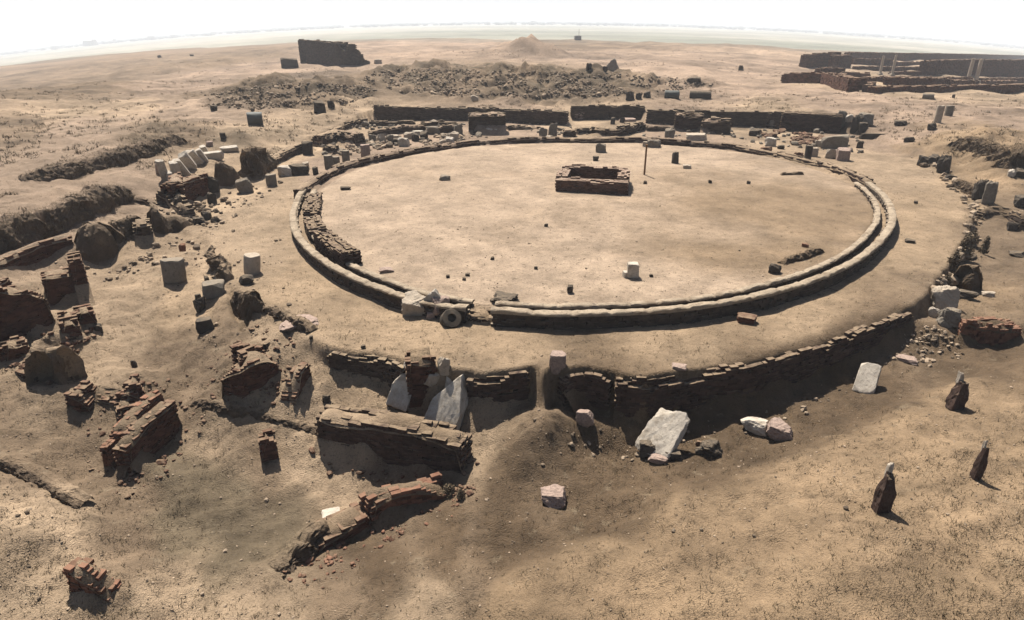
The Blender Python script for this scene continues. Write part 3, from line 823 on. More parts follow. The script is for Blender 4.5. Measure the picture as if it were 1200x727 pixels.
def scrub(px, py, wpx, hpx, label, name="dry_shrub", cat="shrub", group=None, mat="shrub", n=900):
    rng = rng_next()
    q, w, h, d, az = place(px, py, wpx, hpx)
    k = n
    a = rng.uniform(0, 6.283, k)
    rr = np.sqrt(rng.uniform(0, 1, k))
    hz = rng.uniform(.05, 1, k)
    lump = .75 + .5 * vnoise(a * 1.3, hz * 3, _seed[0])
    R_ = rr * np.sqrt(np.clip(1.05 - hz ** 2, .05, 1)) * lump
    C = np.stack([R_ * np.cos(a) * w * .52, R_ * np.sin(a) * d * .52, hz * h * (.8 + .4 * rng.uniform(0, 1, k))], 1)
    dirs = rng.normal(0, 1, (k, 3)); dirs[:, 2] += .6; dirs /= np.linalg.norm(dirs, axis=1)[:, None]
    t2 = np.cross(dirs, rng.normal(0, 1, (k, 3))); t2 /= np.linalg.norm(t2, axis=1)[:, None] + 1e-9
    sz = max(w, h) * rng.uniform(.03, .075, k)[:, None]
    V = np.concatenate([C - t2 * sz * .5, C + t2 * sz * .5, C + t2 * sz * .25 + dirs * sz * 1.5, C - t2 * sz * .25 + dirs * sz * 1.3], 0)
    F = np.stack([np.arange(k), np.arange(k) + k, np.arange(k) + 2 * k, np.arange(k) + 3 * k], 1)
    # a few woody stems
    for i in range(9):
        aa = rng.uniform(0, 6.28)
        tip = np.array([math.cos(aa) * w * .35, math.sin(aa) * d * .35, h * .8])
        b = len(V); t = max(w, h) * .018
        V = np.vstack([V, [[-t, 0, -.05], [t, 0, -.05], tip + [t * .5, 0, 0], tip - [t * .5, 0, 0]]])
        F = np.vstack([F, [[b, b + 1, b + 2, b + 3]]])
    o = mesh(name, V, F, M[mat])
    o.location = q
    tag(o, label, cat, group)
    return o
# ------------------------------------------------------------------ the round basin
def project(p):
    d = Vector(p) - Vector((0, 0, CAMZ))
    f = d.y * cp - d.z * sp
    return 600 + FPX * d.x / f, 363.5 - FPX * (d.y * sp + d.z * cp) / f

def arc(P, z, x0, x1, front=True):
    """indices of the closed line P between photograph columns x0 and x1 on its near or far side"""
    px = np.array([project((a, b, z)) for a, b in P])
    return px

basin = empty("circular_basin", (float(RING[:, 0].mean()), float(RING[:, 1].mean()), 0.0))
tag(basin, "great circular basin rimmed by a pale double stone kerb around a bare sandy floor", "ruin")
rpx = np.array([project((a, b, .55)) for a, b in RING])
n_ = len(RING)
gap = [i for i in range(n_) if rpx[i, 1] > 330 and 541 < rpx[i, 0] < 584]
g0, g1 = min(gap), max(gap)
far_start = next(i for i in range(g1, n_) if rpx[i, 1] < 214 and rpx[i, 0] > 900)
SEGS = [("kerb_wall", list(range(0, g0 + 1)), .55), ("kerb_wall", list(range(g1, far_start + 1)), .55)]

def capping(name, P, top, width, length, mat, parent, seed, h=.10, side=1, miss=.0, over=.03):
    """one continuous worn coping swept along the line P"""
    D = dens(P, .09)
    s = np.concatenate([[0], np.cumsum(np.linalg.norm(np.diff(D, axis=0), axis=1))])
    T_ = np.gradient(D, axis=0); T_ /= np.linalg.norm(T_, axis=1)[:, None]
    N_ = np.stack([-T_[:, 1], T_[:, 0]], 1) * side
    wv = 1 + .10 * vnoise(s * .9, s * 0, seed) + .10 * vnoise(s * 3.7, s * 0, seed + 1)
    blk_ = np.floor(s / length + .3 * vnoise(s * .5, s * 0, seed + 8))
    joint = np.zeros(len(s)); joint[1:] = np.diff(blk_) != 0; joint = np.maximum(joint, np.roll(joint, -1))
    off_l, off_h = .02 * (h2(blk_, blk_ * 0, seed) - .5), .03 * (h2(blk_, blk_ * 0 + 1, seed) - .6)
    V = []
    for a, b in ((-over, -h), (-over, -.03), (-over + .03, 0), (width * .35, .012), (width * .7, .006), (width - .04, 0), (width, -.04), (width, -h)):
        hz = .03 * vnoise(s * .6, s * 0 + a * 3, seed + 4) + .035 * vnoise(s * 4.1, s * 0 + a * 7, seed + 5) + off_h - .03 * joint * (b > -.05)
        q = D + N_ * ((a + off_l + (.035 * vnoise(s * 5, s * 0 + b * 9, seed + 6) if a < 0 or a > width * .8 else 0)) * wv)[:, None]
        V.append(np.column_stack([q, top + b + (hz if b > -.05 else hz * 0 - .02)]))
    k, n = len(V), len(D)
    V = np.array(V).reshape(-1, 3)
    id_ = np.arange(k * n).reshape(k, n)
    F = np.stack([id_[:-1, :-1].ravel(), id_[:-1, 1:].ravel(), id_[1:, 1:].ravel(), id_[1:, :-1].ravel()], 1)
    o = mesh(name, V - np.array(basin.location), F, M[mat]); o.parent = parent
    return o

for nm, ids, top in SEGS:
    P = RING[ids]
    D = np.column_stack([dens(P, .3), np.full(len(dens(P, .3)), -.02), np.full(len(dens(P, .3)), top - .06)])
    D[:, 2] = [min(tz(x, y), .05) - .05 for x, y in D[:, :2]]
    D[:, 3] = top - .07 - D[:, 2]
    o = brick_wall(None, .30, "kerb_wall", None, None, mat="kerb_side", brick=(.26, .10), rag=.0, side=1, parent=basin, world=D, miss=.02, end_rag=0)
    c = capping("coping", P, top, .29, 1.3, "kerb", o, 3 + ids[0])
    inner = [i for i in ids]
    Q = RING_IN[inner]
    DQ = np.column_stack([dens(Q, .3), np.full(len(dens(Q, .3)), .1), np.full(len(dens(Q, .3)), .36)])
    o2 = brick_wall(None, .20, "inner_kerb_wall", None, None, mat="kerb_side", brick=(.26, .09), rag=.02, side=1, parent=basin, world=DQ, miss=.03, end_rag=0)
    capping("coping", Q, .52, .24, 1.1, "kerb", o2, 23 + ids[0], h=.08)
far_ids = list(range(far_start, n_)) + [0, 1]
P = RING[[i % n_ for i in far_ids]]
PP = offset_in(RING, .25)[[i % n_ for i in far_ids]]
dd = dens(PP, .35)
D = np.column_stack([dd, np.full(len(dd), .05), .50 + .10 * vnoise(np.arange(len(dd)) * .21, np.zeros(len(dd)), 4)])
brick_wall(None, .55, "brick_lining", None, None, mat="brick_old", brick=(.34, .12), rag=.10, side=-1, parent=basin, world=D, miss=.03, end_rag=0)
dd = dens(offset_in(RING, -.75)[[i % n_ for i in far_ids]], .5)
# low bricks left standing in the gap of the kerb
P = offset_in(RING, .12)[g0:g1 + 1]
D = np.column_stack([dens(P, .2), np.zeros(len(dens(P, .2))), .30 + .1 * vnoise(np.arange(len(dens(P, .2))) * .5, np.zeros(len(dens(P, .2))), 9)])
brick_wall(None, .5, "broken_brick_footing", None, None, mat="brick_old", brick=(.26, .09), rag=.1, side=1, parent=basin, world=D, miss=.1)
# the taller brick lining at the basin's western turn
lp = np.array([project((a, b, .5)) for a, b in RING_IN])
li = [i for i in range(n_) if lp[i, 0] < 437 and 228 < lp[i, 1] < 400]
def runs(ids):
    out = [[ids[0]]]
    for a in ids[1:]:
        if a - out[-1][-1] > 1: out.append([])
        out[-1].append(a)
    return out
LI = [i for i in li]
LI.sort(key=lambda i: lp[i, 1])
cutset = [[i for i in LI if 229 < lp[i, 1] < 256], [i for i in LI if 257 < lp[i, 1] < 277], [i for i in LI if 279 < lp[i, 1] < 311]]
for k, ids in enumerate(cutset):
    if len(ids) < 3: continue
    P = offset_in(RING, .58)[sorted(ids)]
    dd = dens(P, .2)
    D = np.column_stack([dd, np.full(len(dd), .1), np.full(len(dd), (.62, .66, .78)[k])])
    brick_wall(None, .75, "brick_lining", None, None, mat="brick_old", brick=(.2, .07), rag=.12, side=1, parent=basin, world=D, miss=.05, end_rag=.4, jit=.7, soil=False)

# ------------------------------------------------------------------ brick base in the middle of the basin
def yaw_frame(p0, p1):
    d = Vector((p1.x - p0.x, p1.y - p0.y, 0)); L_ = d.length; d.normalize()
    return d, Vector((-d.y, d.x, 0)), L_
b0, b1 = hit(650, 224), hit(736, 229)
ex, ey, bl_ = yaw_frame(b0, b1)
base = empty("hollow_brick_plinth", b0)
tag(base, "rectangular hollow brick base standing alone near the middle of the sandy basin", "brick plinth")
def bwall(a0, a1, off0, off1, th, h, name, mat="brick_dusty", zb=0.0):
    q0 = b0 + ex * a0 + ey * off0; q1 = b0 + ex * a1 + ey * off1
    D = dens(np.array([(q0.x, q0.y, b0.z + zb, h), (q1.x, q1.y, b0.z + zb, h)]), .3)
    return brick_wall(None, th, name, None, None, mat=mat, brick=(.26, .085), rag=.10, side=1, parent=base, world=D, miss=.05, soil=False)
bwall(0, bl_, 0, 0, .62, .60, "front_wall")
bwall(0.05, bl_ - .05, 2.75, 2.75, .62, .80, "back_wall")
bwall(.62, .62, .62, 2.75, .62, .74, "side_wall")
bwall(bl_, bl_, .62, 2.75, .62, .80, "side_wall")

# ------------------------------------------------------------------ terrace walls
def retaining(P, label, mat="brick_old", thick=.27, brick=(.26, .08), rag=.26, name="retaining_wall", out=.5, top=-.20):
    P = dens(P, .35)
    s = side_away(P)
    T_ = np.gradient(P, axis=0); T_ /= np.linalg.norm(T_, axis=1)[:, None]
    N_ = np.stack([-T_[:, 1], T_[:, 0]], 1) * s
    P = P + N_ * .06
    zb = np.array([min(tz(*(p - n * out)), tz(*(p - n * .2))) for p, n in zip(P, N_)])
    D = np.column_stack([P, zb - .1, np.maximum(top - zb + .1, .15)])
    return brick_wall(None, thick, name, label, "retaining wall", mat=mat, brick=brick, rag=rag, world=D, miss=.04, jit=.9, soil='feet')
retaining(np.array(FRONT), "long dark brick retaining wall curving along the terrace edge behind the white boulder")
retaining(np.array(FRONT_C), "short rounded stretch of dark retaining wall above the round stone on the trench floor")
retaining(np.array(FRONT_B), "straight dark retaining wall between the leaning white stones and the rubble spill")
retaining(np.array(FRONT_A), "low dark wall face at the terrace edge left of the leaning stones", mat="mud")
def back_wall(i0, i1, label, top=1.62):
    P = offset_poly(BACK[i0:i1 + 1], .35)
    P = dens(P, .4)
    zb = np.array([tz(*p) for p in P]) * 0 - .05
    T0 = np.array([tz(x, y + 1.0) for x, y in P])
    D = np.column_stack([P, zb, np.maximum(T0, 1.3) - .08 - zb])
    return brick_wall(None, .8, "cut_brick_wall", label, "ruin wall", mat="mud", brick=(.34, .11), rag=.14, world=D, miss=.03, jit=1.0, end_rag=1)
def offset_poly(P, d):                       # towards the camera
    T_ = np.gradient(P, axis=0); T_ /= np.linalg.norm(T_, axis=1)[:, None]
    N_ = np.stack([-T_[:, 1], T_[:, 0]], 1) * side_away(P)
    return P - N_ * d
back_wall(0, 3, "longest straight dark cut wall behind the basin, with the square brick stub before it")
back_wall(4, 5, "shortest dark cut wall behind the basin, set back between two longer ones")
back_wall(6, 10, "dark cut wall behind the basin running behind the broken brick chunk and reddish ruin")

# ------------------------------------------------------------------ ruins along the back
def ruin(px, py, wpx, hpx, depth, label, name="brick_ruin", mat="brick_old", rag=.2, brick=(.28, .1), yaw=0, cat="ruin", group=None, jit=1.2):
    """a solid stump of brickwork: front foot centred on a photograph point"""
    p = hit(px, py); m, a = mpp(p), dep(p)
    w = wpx * m
    h = max((hpx * m - depth * math.sin(a) * .7) / math.cos(a), hpx * m * .5)
    az = math.atan2(p.x, p.y)
    d = Vector((math.cos(az - 0) , -math.sin(az), 0))
    d = Matrix.Rotation(math.radians(yaw), 3, 'Z') @ d
    q0, q1 = p - d * w / 2, p + d * w / 2
    D = dens(np.array([(q0.x, q0.y, p.z, h), (q1.x, q1.y, p.z, h)]), .2)
    return brick_wall(None, depth, name, label, cat, mat=mat, brick=brick, rag=rag, world=D, side=1, miss=.06, jit=jit, group=group, end_rag=1)

ruin(571, 157, 44, 24, 1.6, "square brick stub in front of the longest cut wall behind the basin", mat="mud", rag=.12)
brick_wall([(595,153,6),(632,152,4)], .7, "low_wall", "low crumbled wall tail running off the square brick stub behind the basin", mat="mud", rag=.15)
ruin(806, 154, 33, 20, 1.6, "broken brick chunk with a sloping left side before the cut wall", rag=.25)
ruin(838, 157, 34, 17, 1.3, "rough stone-topped ruin joined to the right of the sloping brick chunk", mat="mud", rag=.3, brick=(.4, .16))
ruin(948, 155, 66, 22, 1.6, "long dark brick block with a flat top behind the row of reddish rubble", rag=.10)
ruin(667, 161, 16, 9, .8, "small dark block of masonry behind the far kerb, beside a curved low wall", mat="mud", rag=.08)
brick_wall([(677,158,7),(690,157,9),(705,160,9),(720,161,10),(740,157,10),(757,152,9)], .8, "low_wall", "low dark curved wall of rough stones behind the far kerb", mat="mud", rag=.25, brick=(.34,.14), curve=True)
brick_wall([(757,154,6),(790,154,5)], .5, "low_wall", "faint brick footing leading to the sloping brick chunk", mat="mud", rag=.12)

brick_wall([(405,152,7),(418,148,7),(432,146,7)], .6, "low_wall", "low brown wall climbing the slope behind the standing drums", mat="mud", rag=.15, curve=True)
brick_wall([(432,148,6),(460,148,5),(487,147,5)], .5, "low_wall", "thin straight wall in the rear of the stone yard behind the basin", mat="mud", rag=.12)
brick_wall([(377,172,12),(395,168,14),(418,172,14)], .9, "low_wall", "dark tumbled wall behind the three standing drums", mat="mud", rag=.3, brick=(.34,.14))
brick_wall([(379,179,10),(392,181,9)], .6, "low_wall", "dark stump of wall just behind the leftmost standing drum", mat="mud", rag=.2)
brick_wall([(432,160,6),(455,159,9),(478,156,9),(500,153,6)], .5, "low_wall", "long low wall with pale coping across the stone yard", mat="mud", rag=.10)
brick_wall([(392,160,7),(405,155,8)], .5, "low_wall", "short wall piece between the tumbled wall and the climbing wall", mat="mud", rag=.15)
brick_wall([(512,158,9),(535,157,10)], .6, "low_wall", "dark wall stub behind the flat pale stones of the stone yard", mat="mud", rag=.2)
brick_wall([(493,149,5),(540,148,5)], .5, "low_wall", "broken line of stones at the rear edge of the stone yard", mat="mud", rag=.25)
brick_wall([(323,194,9),(338,186,10),(352,180,10),(366,176,11)], .6, "low_wall", "curved stepped wall along the slope beside the dark mound", mat="mud", rag=.10, curve=True)

# ------------------------------------------------------------------ walls and mounds of the western side
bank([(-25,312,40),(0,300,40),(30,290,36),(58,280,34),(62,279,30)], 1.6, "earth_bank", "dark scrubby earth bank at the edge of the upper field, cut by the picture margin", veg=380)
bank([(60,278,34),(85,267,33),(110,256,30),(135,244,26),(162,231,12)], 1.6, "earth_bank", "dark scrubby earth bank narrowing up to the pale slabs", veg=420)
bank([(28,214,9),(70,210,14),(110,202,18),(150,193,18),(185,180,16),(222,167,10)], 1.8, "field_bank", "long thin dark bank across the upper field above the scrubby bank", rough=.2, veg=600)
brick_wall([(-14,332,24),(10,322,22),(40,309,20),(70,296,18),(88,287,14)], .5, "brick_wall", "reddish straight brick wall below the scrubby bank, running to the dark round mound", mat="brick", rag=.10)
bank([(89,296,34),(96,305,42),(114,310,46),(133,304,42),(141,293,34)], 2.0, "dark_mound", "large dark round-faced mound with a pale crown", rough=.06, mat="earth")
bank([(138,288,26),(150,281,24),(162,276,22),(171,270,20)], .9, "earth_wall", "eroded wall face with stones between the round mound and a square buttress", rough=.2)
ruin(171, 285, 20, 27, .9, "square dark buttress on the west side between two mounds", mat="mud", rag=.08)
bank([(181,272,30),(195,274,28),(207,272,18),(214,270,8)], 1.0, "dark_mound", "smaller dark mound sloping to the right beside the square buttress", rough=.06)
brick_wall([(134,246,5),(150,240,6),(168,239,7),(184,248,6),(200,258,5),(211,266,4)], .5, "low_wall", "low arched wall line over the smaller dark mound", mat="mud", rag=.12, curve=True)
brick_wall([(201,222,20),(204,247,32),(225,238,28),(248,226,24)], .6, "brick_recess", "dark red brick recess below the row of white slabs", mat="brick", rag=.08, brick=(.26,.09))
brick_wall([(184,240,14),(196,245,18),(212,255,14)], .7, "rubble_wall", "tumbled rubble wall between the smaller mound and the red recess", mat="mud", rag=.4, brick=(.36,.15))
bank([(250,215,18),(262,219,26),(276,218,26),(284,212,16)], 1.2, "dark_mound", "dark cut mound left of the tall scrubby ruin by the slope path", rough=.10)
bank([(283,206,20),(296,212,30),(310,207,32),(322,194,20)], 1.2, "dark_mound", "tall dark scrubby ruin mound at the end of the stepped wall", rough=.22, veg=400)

# ruined rooms at the left margin
brick_wall([(-20,420,70),(10,412,78),(30,402,66),(48,390,54),(64,377,38)], .9, "brick_wall", "tall dark red wall corner of the ruined rooms at the picture margin", mat="brick", brick=(.2, .07), jit=.7, rag=.2)
brick_wall([(-20,366,34),(0,362,36),(22,352,34)], .9, "brick_wall", "wall top with flat pale crown behind the tall red corner", mat="brick", brick=(.2, .07), jit=.7, rag=.1)
ruin(78, 351, 36, 36, .8, "stepped brick ruin with a tall right-hand pier and a notch", mat="brick", brick=(.2, .07), jit=.7, rag=.10)
ruin(100, 348, 15, 52, .8, "tall narrow brick pier closing the notched ruin", mat="brick", brick=(.2, .07), jit=.7, rag=.10)
ruin(104, 384, 20, 26, .6, "small dark brick cube just below the tall narrow pier", mat="brick", brick=(.2, .07), jit=.7, rag=.08)
ruin(85, 393, 20, 26, .7, "low red brick stump left of the small brick cube", mat="brick", brick=(.2, .07), jit=.7, rag=.2)
ruin(24, 424, 25, 30, .7, "dark brick stump with pale top stones at the foot of the red corner", mat="brick", brick=(.2, .07), jit=.7, rag=.25)
ruin(4, 428, 12, 26, .6, "narrow brick stump cut by the picture margin", mat="brick", brick=(.2, .07), jit=.7, rag=.2)
bank([(62,448,34),(70,452,46),(80,446,48),(88,436,40)], .9, "earth_pier", "dark wedge-shaped pier with a lit left flank in the ruined rooms", rough=.1)
brick_wall([(5,434,8),(20,440,9),(40,449,8)], .35, "low_wall", "short dotted row of dark foundation bricks below the ruined rooms", mat="brick", brick=(.2, .07), jit=.7, rag=.25, miss=.2)
brick_wall([(55,400,10),(75,404,12),(90,398,10)], .5, "rubble_wall", "pale-topped rubble across the opening of the ruined rooms", mat="mud", rag=.35, brick=(.3,.13))

# ------------------------------------------------------------------ the long brick block of the lower left
def at(px, py): return hit(px, py)
blk = empty("brick_block", hit(165, 545))
tag(blk, "long red brick block of two parallel walls with square end piers in the hollow", "brick ruin")
def part_wall(pts, th, name, mat="brick_red", rag=.1, brick=(.2, .068), side=None, miss=.05):
    return brick_wall(pts, th, name, None, None, mat=mat, rag=rag, brick=brick, parent=blk, side=side, miss=miss)
part_wall([(155,556,36),(180,532,42),(214,500,38)], .42, "outer_wall", "brick", .08)
part_wall([(150,528,28),(170,510,32),(196,482,30)], .40, "inner_wall", "brick_red", .08)
part_wall([(122,548,30),(134,549,33)], .35, "end_pier", "brick_red", .06)
part_wall([(140,552,33),(153,553,34)], .38, "end_pier", "brick_red", .06)
part_wall([(150,540,14),(165,528,18)], .5, "broken_core", "brick", .2)
brick_wall([(137,475,24),(150,478,34),(160,478,40),(172,474,26)], .8, "brick_ruin", "dark broken brick ruin with a narrow peak behind the long red block", mat="brick", brick=(.2, .07), jit=.7, rag=.3)
brick_wall([(110,469,10),(128,474,12),(140,480,14)], .45, "low_wall", "low dark wall linking the wedge stump to the peaked ruin", mat="brick", brick=(.2, .07), jit=.7, rag=.15)
ruin(152, 494, 22, 24, .5, "dark brick stub beside the inner wall of the long red block", mat="brick", brick=(.2, .07), jit=.7, rag=.15)
brick_wall([(79,478,28),(92,483,30),(108,484,22)], .7, "brick_stump", "wedge-shaped dark brick stump on the pale slope left of the peaked ruin", mat="brick", brick=(.2, .07), jit=.7, rag=.12)
ruin(317, 540, 20, 34, .35, "lone dark upright brick stub on the pale slope below the drain line", mat="brick", brick=(.2, .07), jit=.7, rag=.14)
brick_wall([(262,466,46),(275,470,54),(292,468,52),(310,452,52),(328,436,34)], 1.3, "brick_ruin", "big leaning mass of ruined brick with a ragged crest beside the terrace", mat="brick", brick=(.2, .07), jit=.7, rag=.35, seed=71)
brick_wall([(346,476,14),(352,462,22),(358,452,26),(366,444,22)], .45, "brick_ruin", "thin ragged dark ruin standing beside the terrace corner", mat="brick", brick=(.2, .07), jit=.7, rag=.35)
bank([(222,476,8),(250,482,10),(285,489,10),(315,496,9),(345,503,8),(372,509,7)], .5, "drain_edge", "dark broken drain edge running across the slope to the tall front wall", rough=.35)
bank([(-10,548,9),(15,556,10),(45,572,10),(70,588,10),(88,597,7)], .5, "drain_edge", "dark broken drain edge at the lower left margin", rough=.35)
bank([(268,352,12),(278,366,24),(290,376,30),(302,370,24),(312,362,8)], .6, "earth_cut", "dark curved earth cut below the white-topped drum", rough=.12)
bank([(302,366,8),(318,370,9),(332,378,9),(350,388,12),(360,392,6)], .5, "rubble_edge", "rough stony edge between the earth cut and the flat pale stone", rough=.35)
bank([(243,306,16),(250,318,18),(258,328,20),(263,332,10)], .4, "rubble_edge", "ragged stony edge dropping towards the grey box stone", rough=.4)

# front wall W and the leaning stones
fw = [(372,520,44),(400,530,48),(440,540,54),(480,548,56),(515,556,54),(542,556,44)]
brick_wall(fw, .7, "brick_wall", "tall dark brick wall in the front trench with the leaning slab at its right end", mat="brick_old", rag=.12, brick=(.26,.09))
ruin(496, 471, 36, 54, .6, "upright broken brick pier between the white leaning stones", mat="brick", jit=.7, rag=.4, brick=(.24,.085))
# foreground wall
fwall = [(335,680,10),(352,668,20),(372,650,26),(395,640,30),(420,628,32),(436,618,34),(455,606,34),(480,598,32),(505,591,30),(526,583,22)]
wf = empty("broken_foreground_wall", hit(430, 620))
tag(wf, "broken foreground wall of pale and red bricks winding down into the hollow", "ruin wall")
brick_wall(fwall[5:], .55, "brick_wall", None, None, mat="brick_red", rag=.22, brick=(.24, .085), parent=wf, curve=True)
brick_wall(fwall[2:6], .75, "brick_wall", None, None, mat="brick", jit=.7, rag=.10, brick=(.26, .09), parent=wf, curve=True)
bank(fwall[:4], .8, "earth_bank", None, parent=wf, rough=.3)
brick_wall([(82,694,44),(94,697,42),(106,700,32),(118,703,20),(132,706,8)], .34, "brick_ruin", "small red brick stump alone at the lower left corner, stepping down to one side", mat="brick_red", rag=.14, brick=(.2, .07))

# right-hand trench
brick_wall([(1122,397,26),(1140,402,28),(1165,405,28),(1195,403,26)], .55, "brick_wall", "row of upright reddish bricks along a low wall at the right margin", mat="brick_red", rag=.25, brick=(.16, .12))
for a, lab in (((1032,598,20,52,.35), "upright dark brick pillar with a lit pinkish tip, nearest of three on the slope"),
               ((1143,560,12,44,.3), "slender white-tipped brick pillar at the right margin of the slope"),
               ((1118,478,20,40,.35), "dark pillar with a small pale tip, farthest up the slope by the trench")):
    px, py, w, h, dpt = a
    p = hit(px, py)
    pl = empty("brick_pillar", p); tag(pl, lab, "pillar")
    m, aa = mpp(p), dep(p)
    H = h * m / math.cos(aa)
    rng = rng_next()
    r = w * m * .36
    lean = rng.normal(0, .05)
    ww = w * m * .5
    V, F = rock_verts(rng, (1.0, .9, 1.0), .92, 4, .05)
    V = V / np.abs(V).max(0) * .5
    t = np.clip(V[:, 2] + .5, 0, 1)
    V = V * np.array([ww * 1.75, ww * 1.5, H])
    nz_ = noise3(V * 7 + rng.uniform(0, 30), int(rng.integers(999))) + .6 * noise3(V * 19 + 5, int(rng.integers(999)))
    V[:, :2] *= (1.10 - .22 * t - .28 * smooth(.62, .80, t + .12 * nz_) + .10 * nz_)[:, None]
    V[:, 2] += H * .36
    V[:, 0] += V[:, 2] * lean
    mesh("shaft", V, F, M["brick_old"]).parent = pl
    V, F = rock_verts(rng, (r * .8, r * .8, H * .36), .7, 3, .15)
    V[:, 2] += H * .80; V[:, 1] += ww * .5
    o = mesh("tip", V, F, M["marble"]); o.parent = pl
    tag(o, "pale weathered tip")
# ------------------------------------------------------------------ far ruins
rear = empty("rear_ruin", hit(395, 77))
tag(rear, "tall roofless brick building ruin with a broken right end on the far plateau", "building")
q0, q1, q2 = hit(360, 76), hit(424, 77), hit(436, 75)
def far_wall(pts, th, mat="mud", brick=(.5, .16), rag=.25, name="wall", parent=None, side=None):
    return brick_wall(pts, th, name, None, None, mat=mat, brick=brick, rag=rag, parent=parent, side=side, miss=0, jit=1.5)
far_wall([(360,75,26),(380,76,25),(398,77,25),(401,77,18),(407,77,15),(411,77,23),(419,77,24),(421,77,17),(427,76,8),(434,75,3)], 2.2, parent=rear, rag=.2, name="front_wall")
far_wall([(361,74.5,26),(364,73.2,25)], 1.6, parent=rear, name="side_wall", rag=.2)
far_wall([(366,72.6,10),(418,73,9)], 1.5, parent=rear, name="back_wall", rag=.4)
stone(443, 75, 8, 5, "lime", "rubble_stone", "pale fallen stone at the foot of the far building's broken end")
stone(340, 80, 19, 11, "dark", "stone_hut", "low dark square hut left of the far building ruin", "hut", blocky=1.0, rough=.02, depth=3)

fort = empty("fort_ruin", hit(1060, 105))
tag(fort, "wide low ruin of dark brick walls with four standing columns on the far right rise", "ruin complex")
def fw_(pts, th=1.2, mat="brick", rag=.15, name="wall"):
    return far_wall(pts, th, mat, (.5, .18), rag, name, fort)
fw_([(944,80,15),(983,80,18)], 2.0); fw_([(981,80,14),(997,80,15)], 2.0)
fw_([(997,72,10),(1060,72,9),(1130,73,9),(1200,76,10),(1225,77,10)], 2.2, "brick")
fw_([(914,97,11),(960,98,13)], 1.6, "brick", .1); fw_([(960,98,13),(992,108,16)], 1.4, "brick", .08)
fw_([(990,106,14),(1015,106,14)], 1.4, "brick", .06)
fw_([(1026,110,8),(1100,109,8),(1200,107,8),(1225,107,8)], 1.2, "brick", .10, "plinth")
fw_([(1044,101,10),(1112,102,10)], 1.2, "brick", .08); fw_([(1112,103,9),(1146,103,8)], 1.2, "brick", .12); fw_([(1158,103,8),(1190,103,8)], 1.2, "brick", .1)
fw_([(1085,89,17),(1137,89,18)], 1.6, "brick", .1); fw_([(1137,89,18),(1225,90,18)], 1.6, "brick", .12)
fw_([(1005,82,4),(1085,83,4)], 1.2, "brick", .1); fw_([(1046,88,4),(1086,88,4)], 1.2, "brick", .1)
fw_([(985,90,6),(1020,92,6)], 1.2, "brick", .25)
fw_([(1000,76,7),(1046,77,7)], 1.5, "brick", .2); fw_([(1046,78,5),(1110,79,6)], 1.5, "brick", .15); fw_([(1100,80,9),(1160,81,9),(1225,83,9)], 1.5, "brick", .15)
fw_([(960,87,7),(990,88,8)], 1.4, "brick", .2); fw_([(1018,97,6),(1046,97,6)], 1.0, "brick", .2); fw_([(1050,95,5),(1100,96,5)], 1.0, "brick", .15); fw_([(1105,97,6),(1140,97,6)], 1.0, "brick", .2)
fw_([(1152,98,6),(1225,98,6)], 1.0, "brick", .15); fw_([(985,99,8),(992,92,6)], 1.0, "brick", .2); fw_([(1020,109,9),(1026,103,7)], 1.0, "brick", .2); fw_([(1085,89,14),(1092,83,9)], 1.0, "brick", .2)
for cx, cy, h, w in ((1031, 88, 22, 2.8), (1045, 89, 24, 2.8), (1134, 95, 26, 4), (1143, 97, 27, 4.4)):
    p = hit(cx, cy); m = mpp(p); H, r = h * m, w * m / 2
    V, F = lathe([(.001, 0), (r * 1.5, 0), (r * 1.5, H * .07), (r * 1.05, H * .10), (r, H * .5), (r * .9, H * .95), (.001, H * .95)], 16)
    o = mesh("column", V, F, M["lime"]); o.parent = fort; o.location = p - fort.location
    V, F = rock_verts(rng_next(), (r * 3.6, r * 3.6, H * .14), .9, 2, .05); V[:, 2] += H * .03
    c = mesh("column_base", V, F, M["lime"]); c.parent = o
    if w > 3:
        pass
for k, (sx, sy, w, h) in enumerate(((1150,105,14,6),(1196,104,9,5),(1022,104,11,5))):
    stone(sx, sy, w, h, "lime", "white_block", ("white block fallen beside the plinth under the paired columns","white block on the ruin plinth at the picture margin","white block in the gap of the ruin walls, left end of the plinth")[k], "stone block", depth=2)
drum(1087, 117, 12, 7, "grey", "fallen_drum", "grey fallen drum on the sand before the long ruin plinth", lying=True)
stone(1117, 115, 3, 4, "dark", "small_stone", "tiny dark stone on the sand right of the fallen grey drum")

# hut and mast on the plain
hut = empty("mast_hut", hit(677, 47))
tag(hut, "tiny grey hut with a thin mast far out on the plain", "hut")
p = hit(677, 47); m = mpp(p)
V, F = rock_verts(rng_next(), (8 * m, 5 * m, 5 * m), 1.0, 2, .0); V[:, 2] += 2.2 * m
mesh("hut_body", V, F, M["farwall"]).parent = hut
V, F = lathe([(.25 * m, 0), (.18 * m, 12 * m), (.001, 12 * m)], 6); V[:, 0] += 1.2 * m
mesh("mast", V, F, M["tank"]).parent = hut

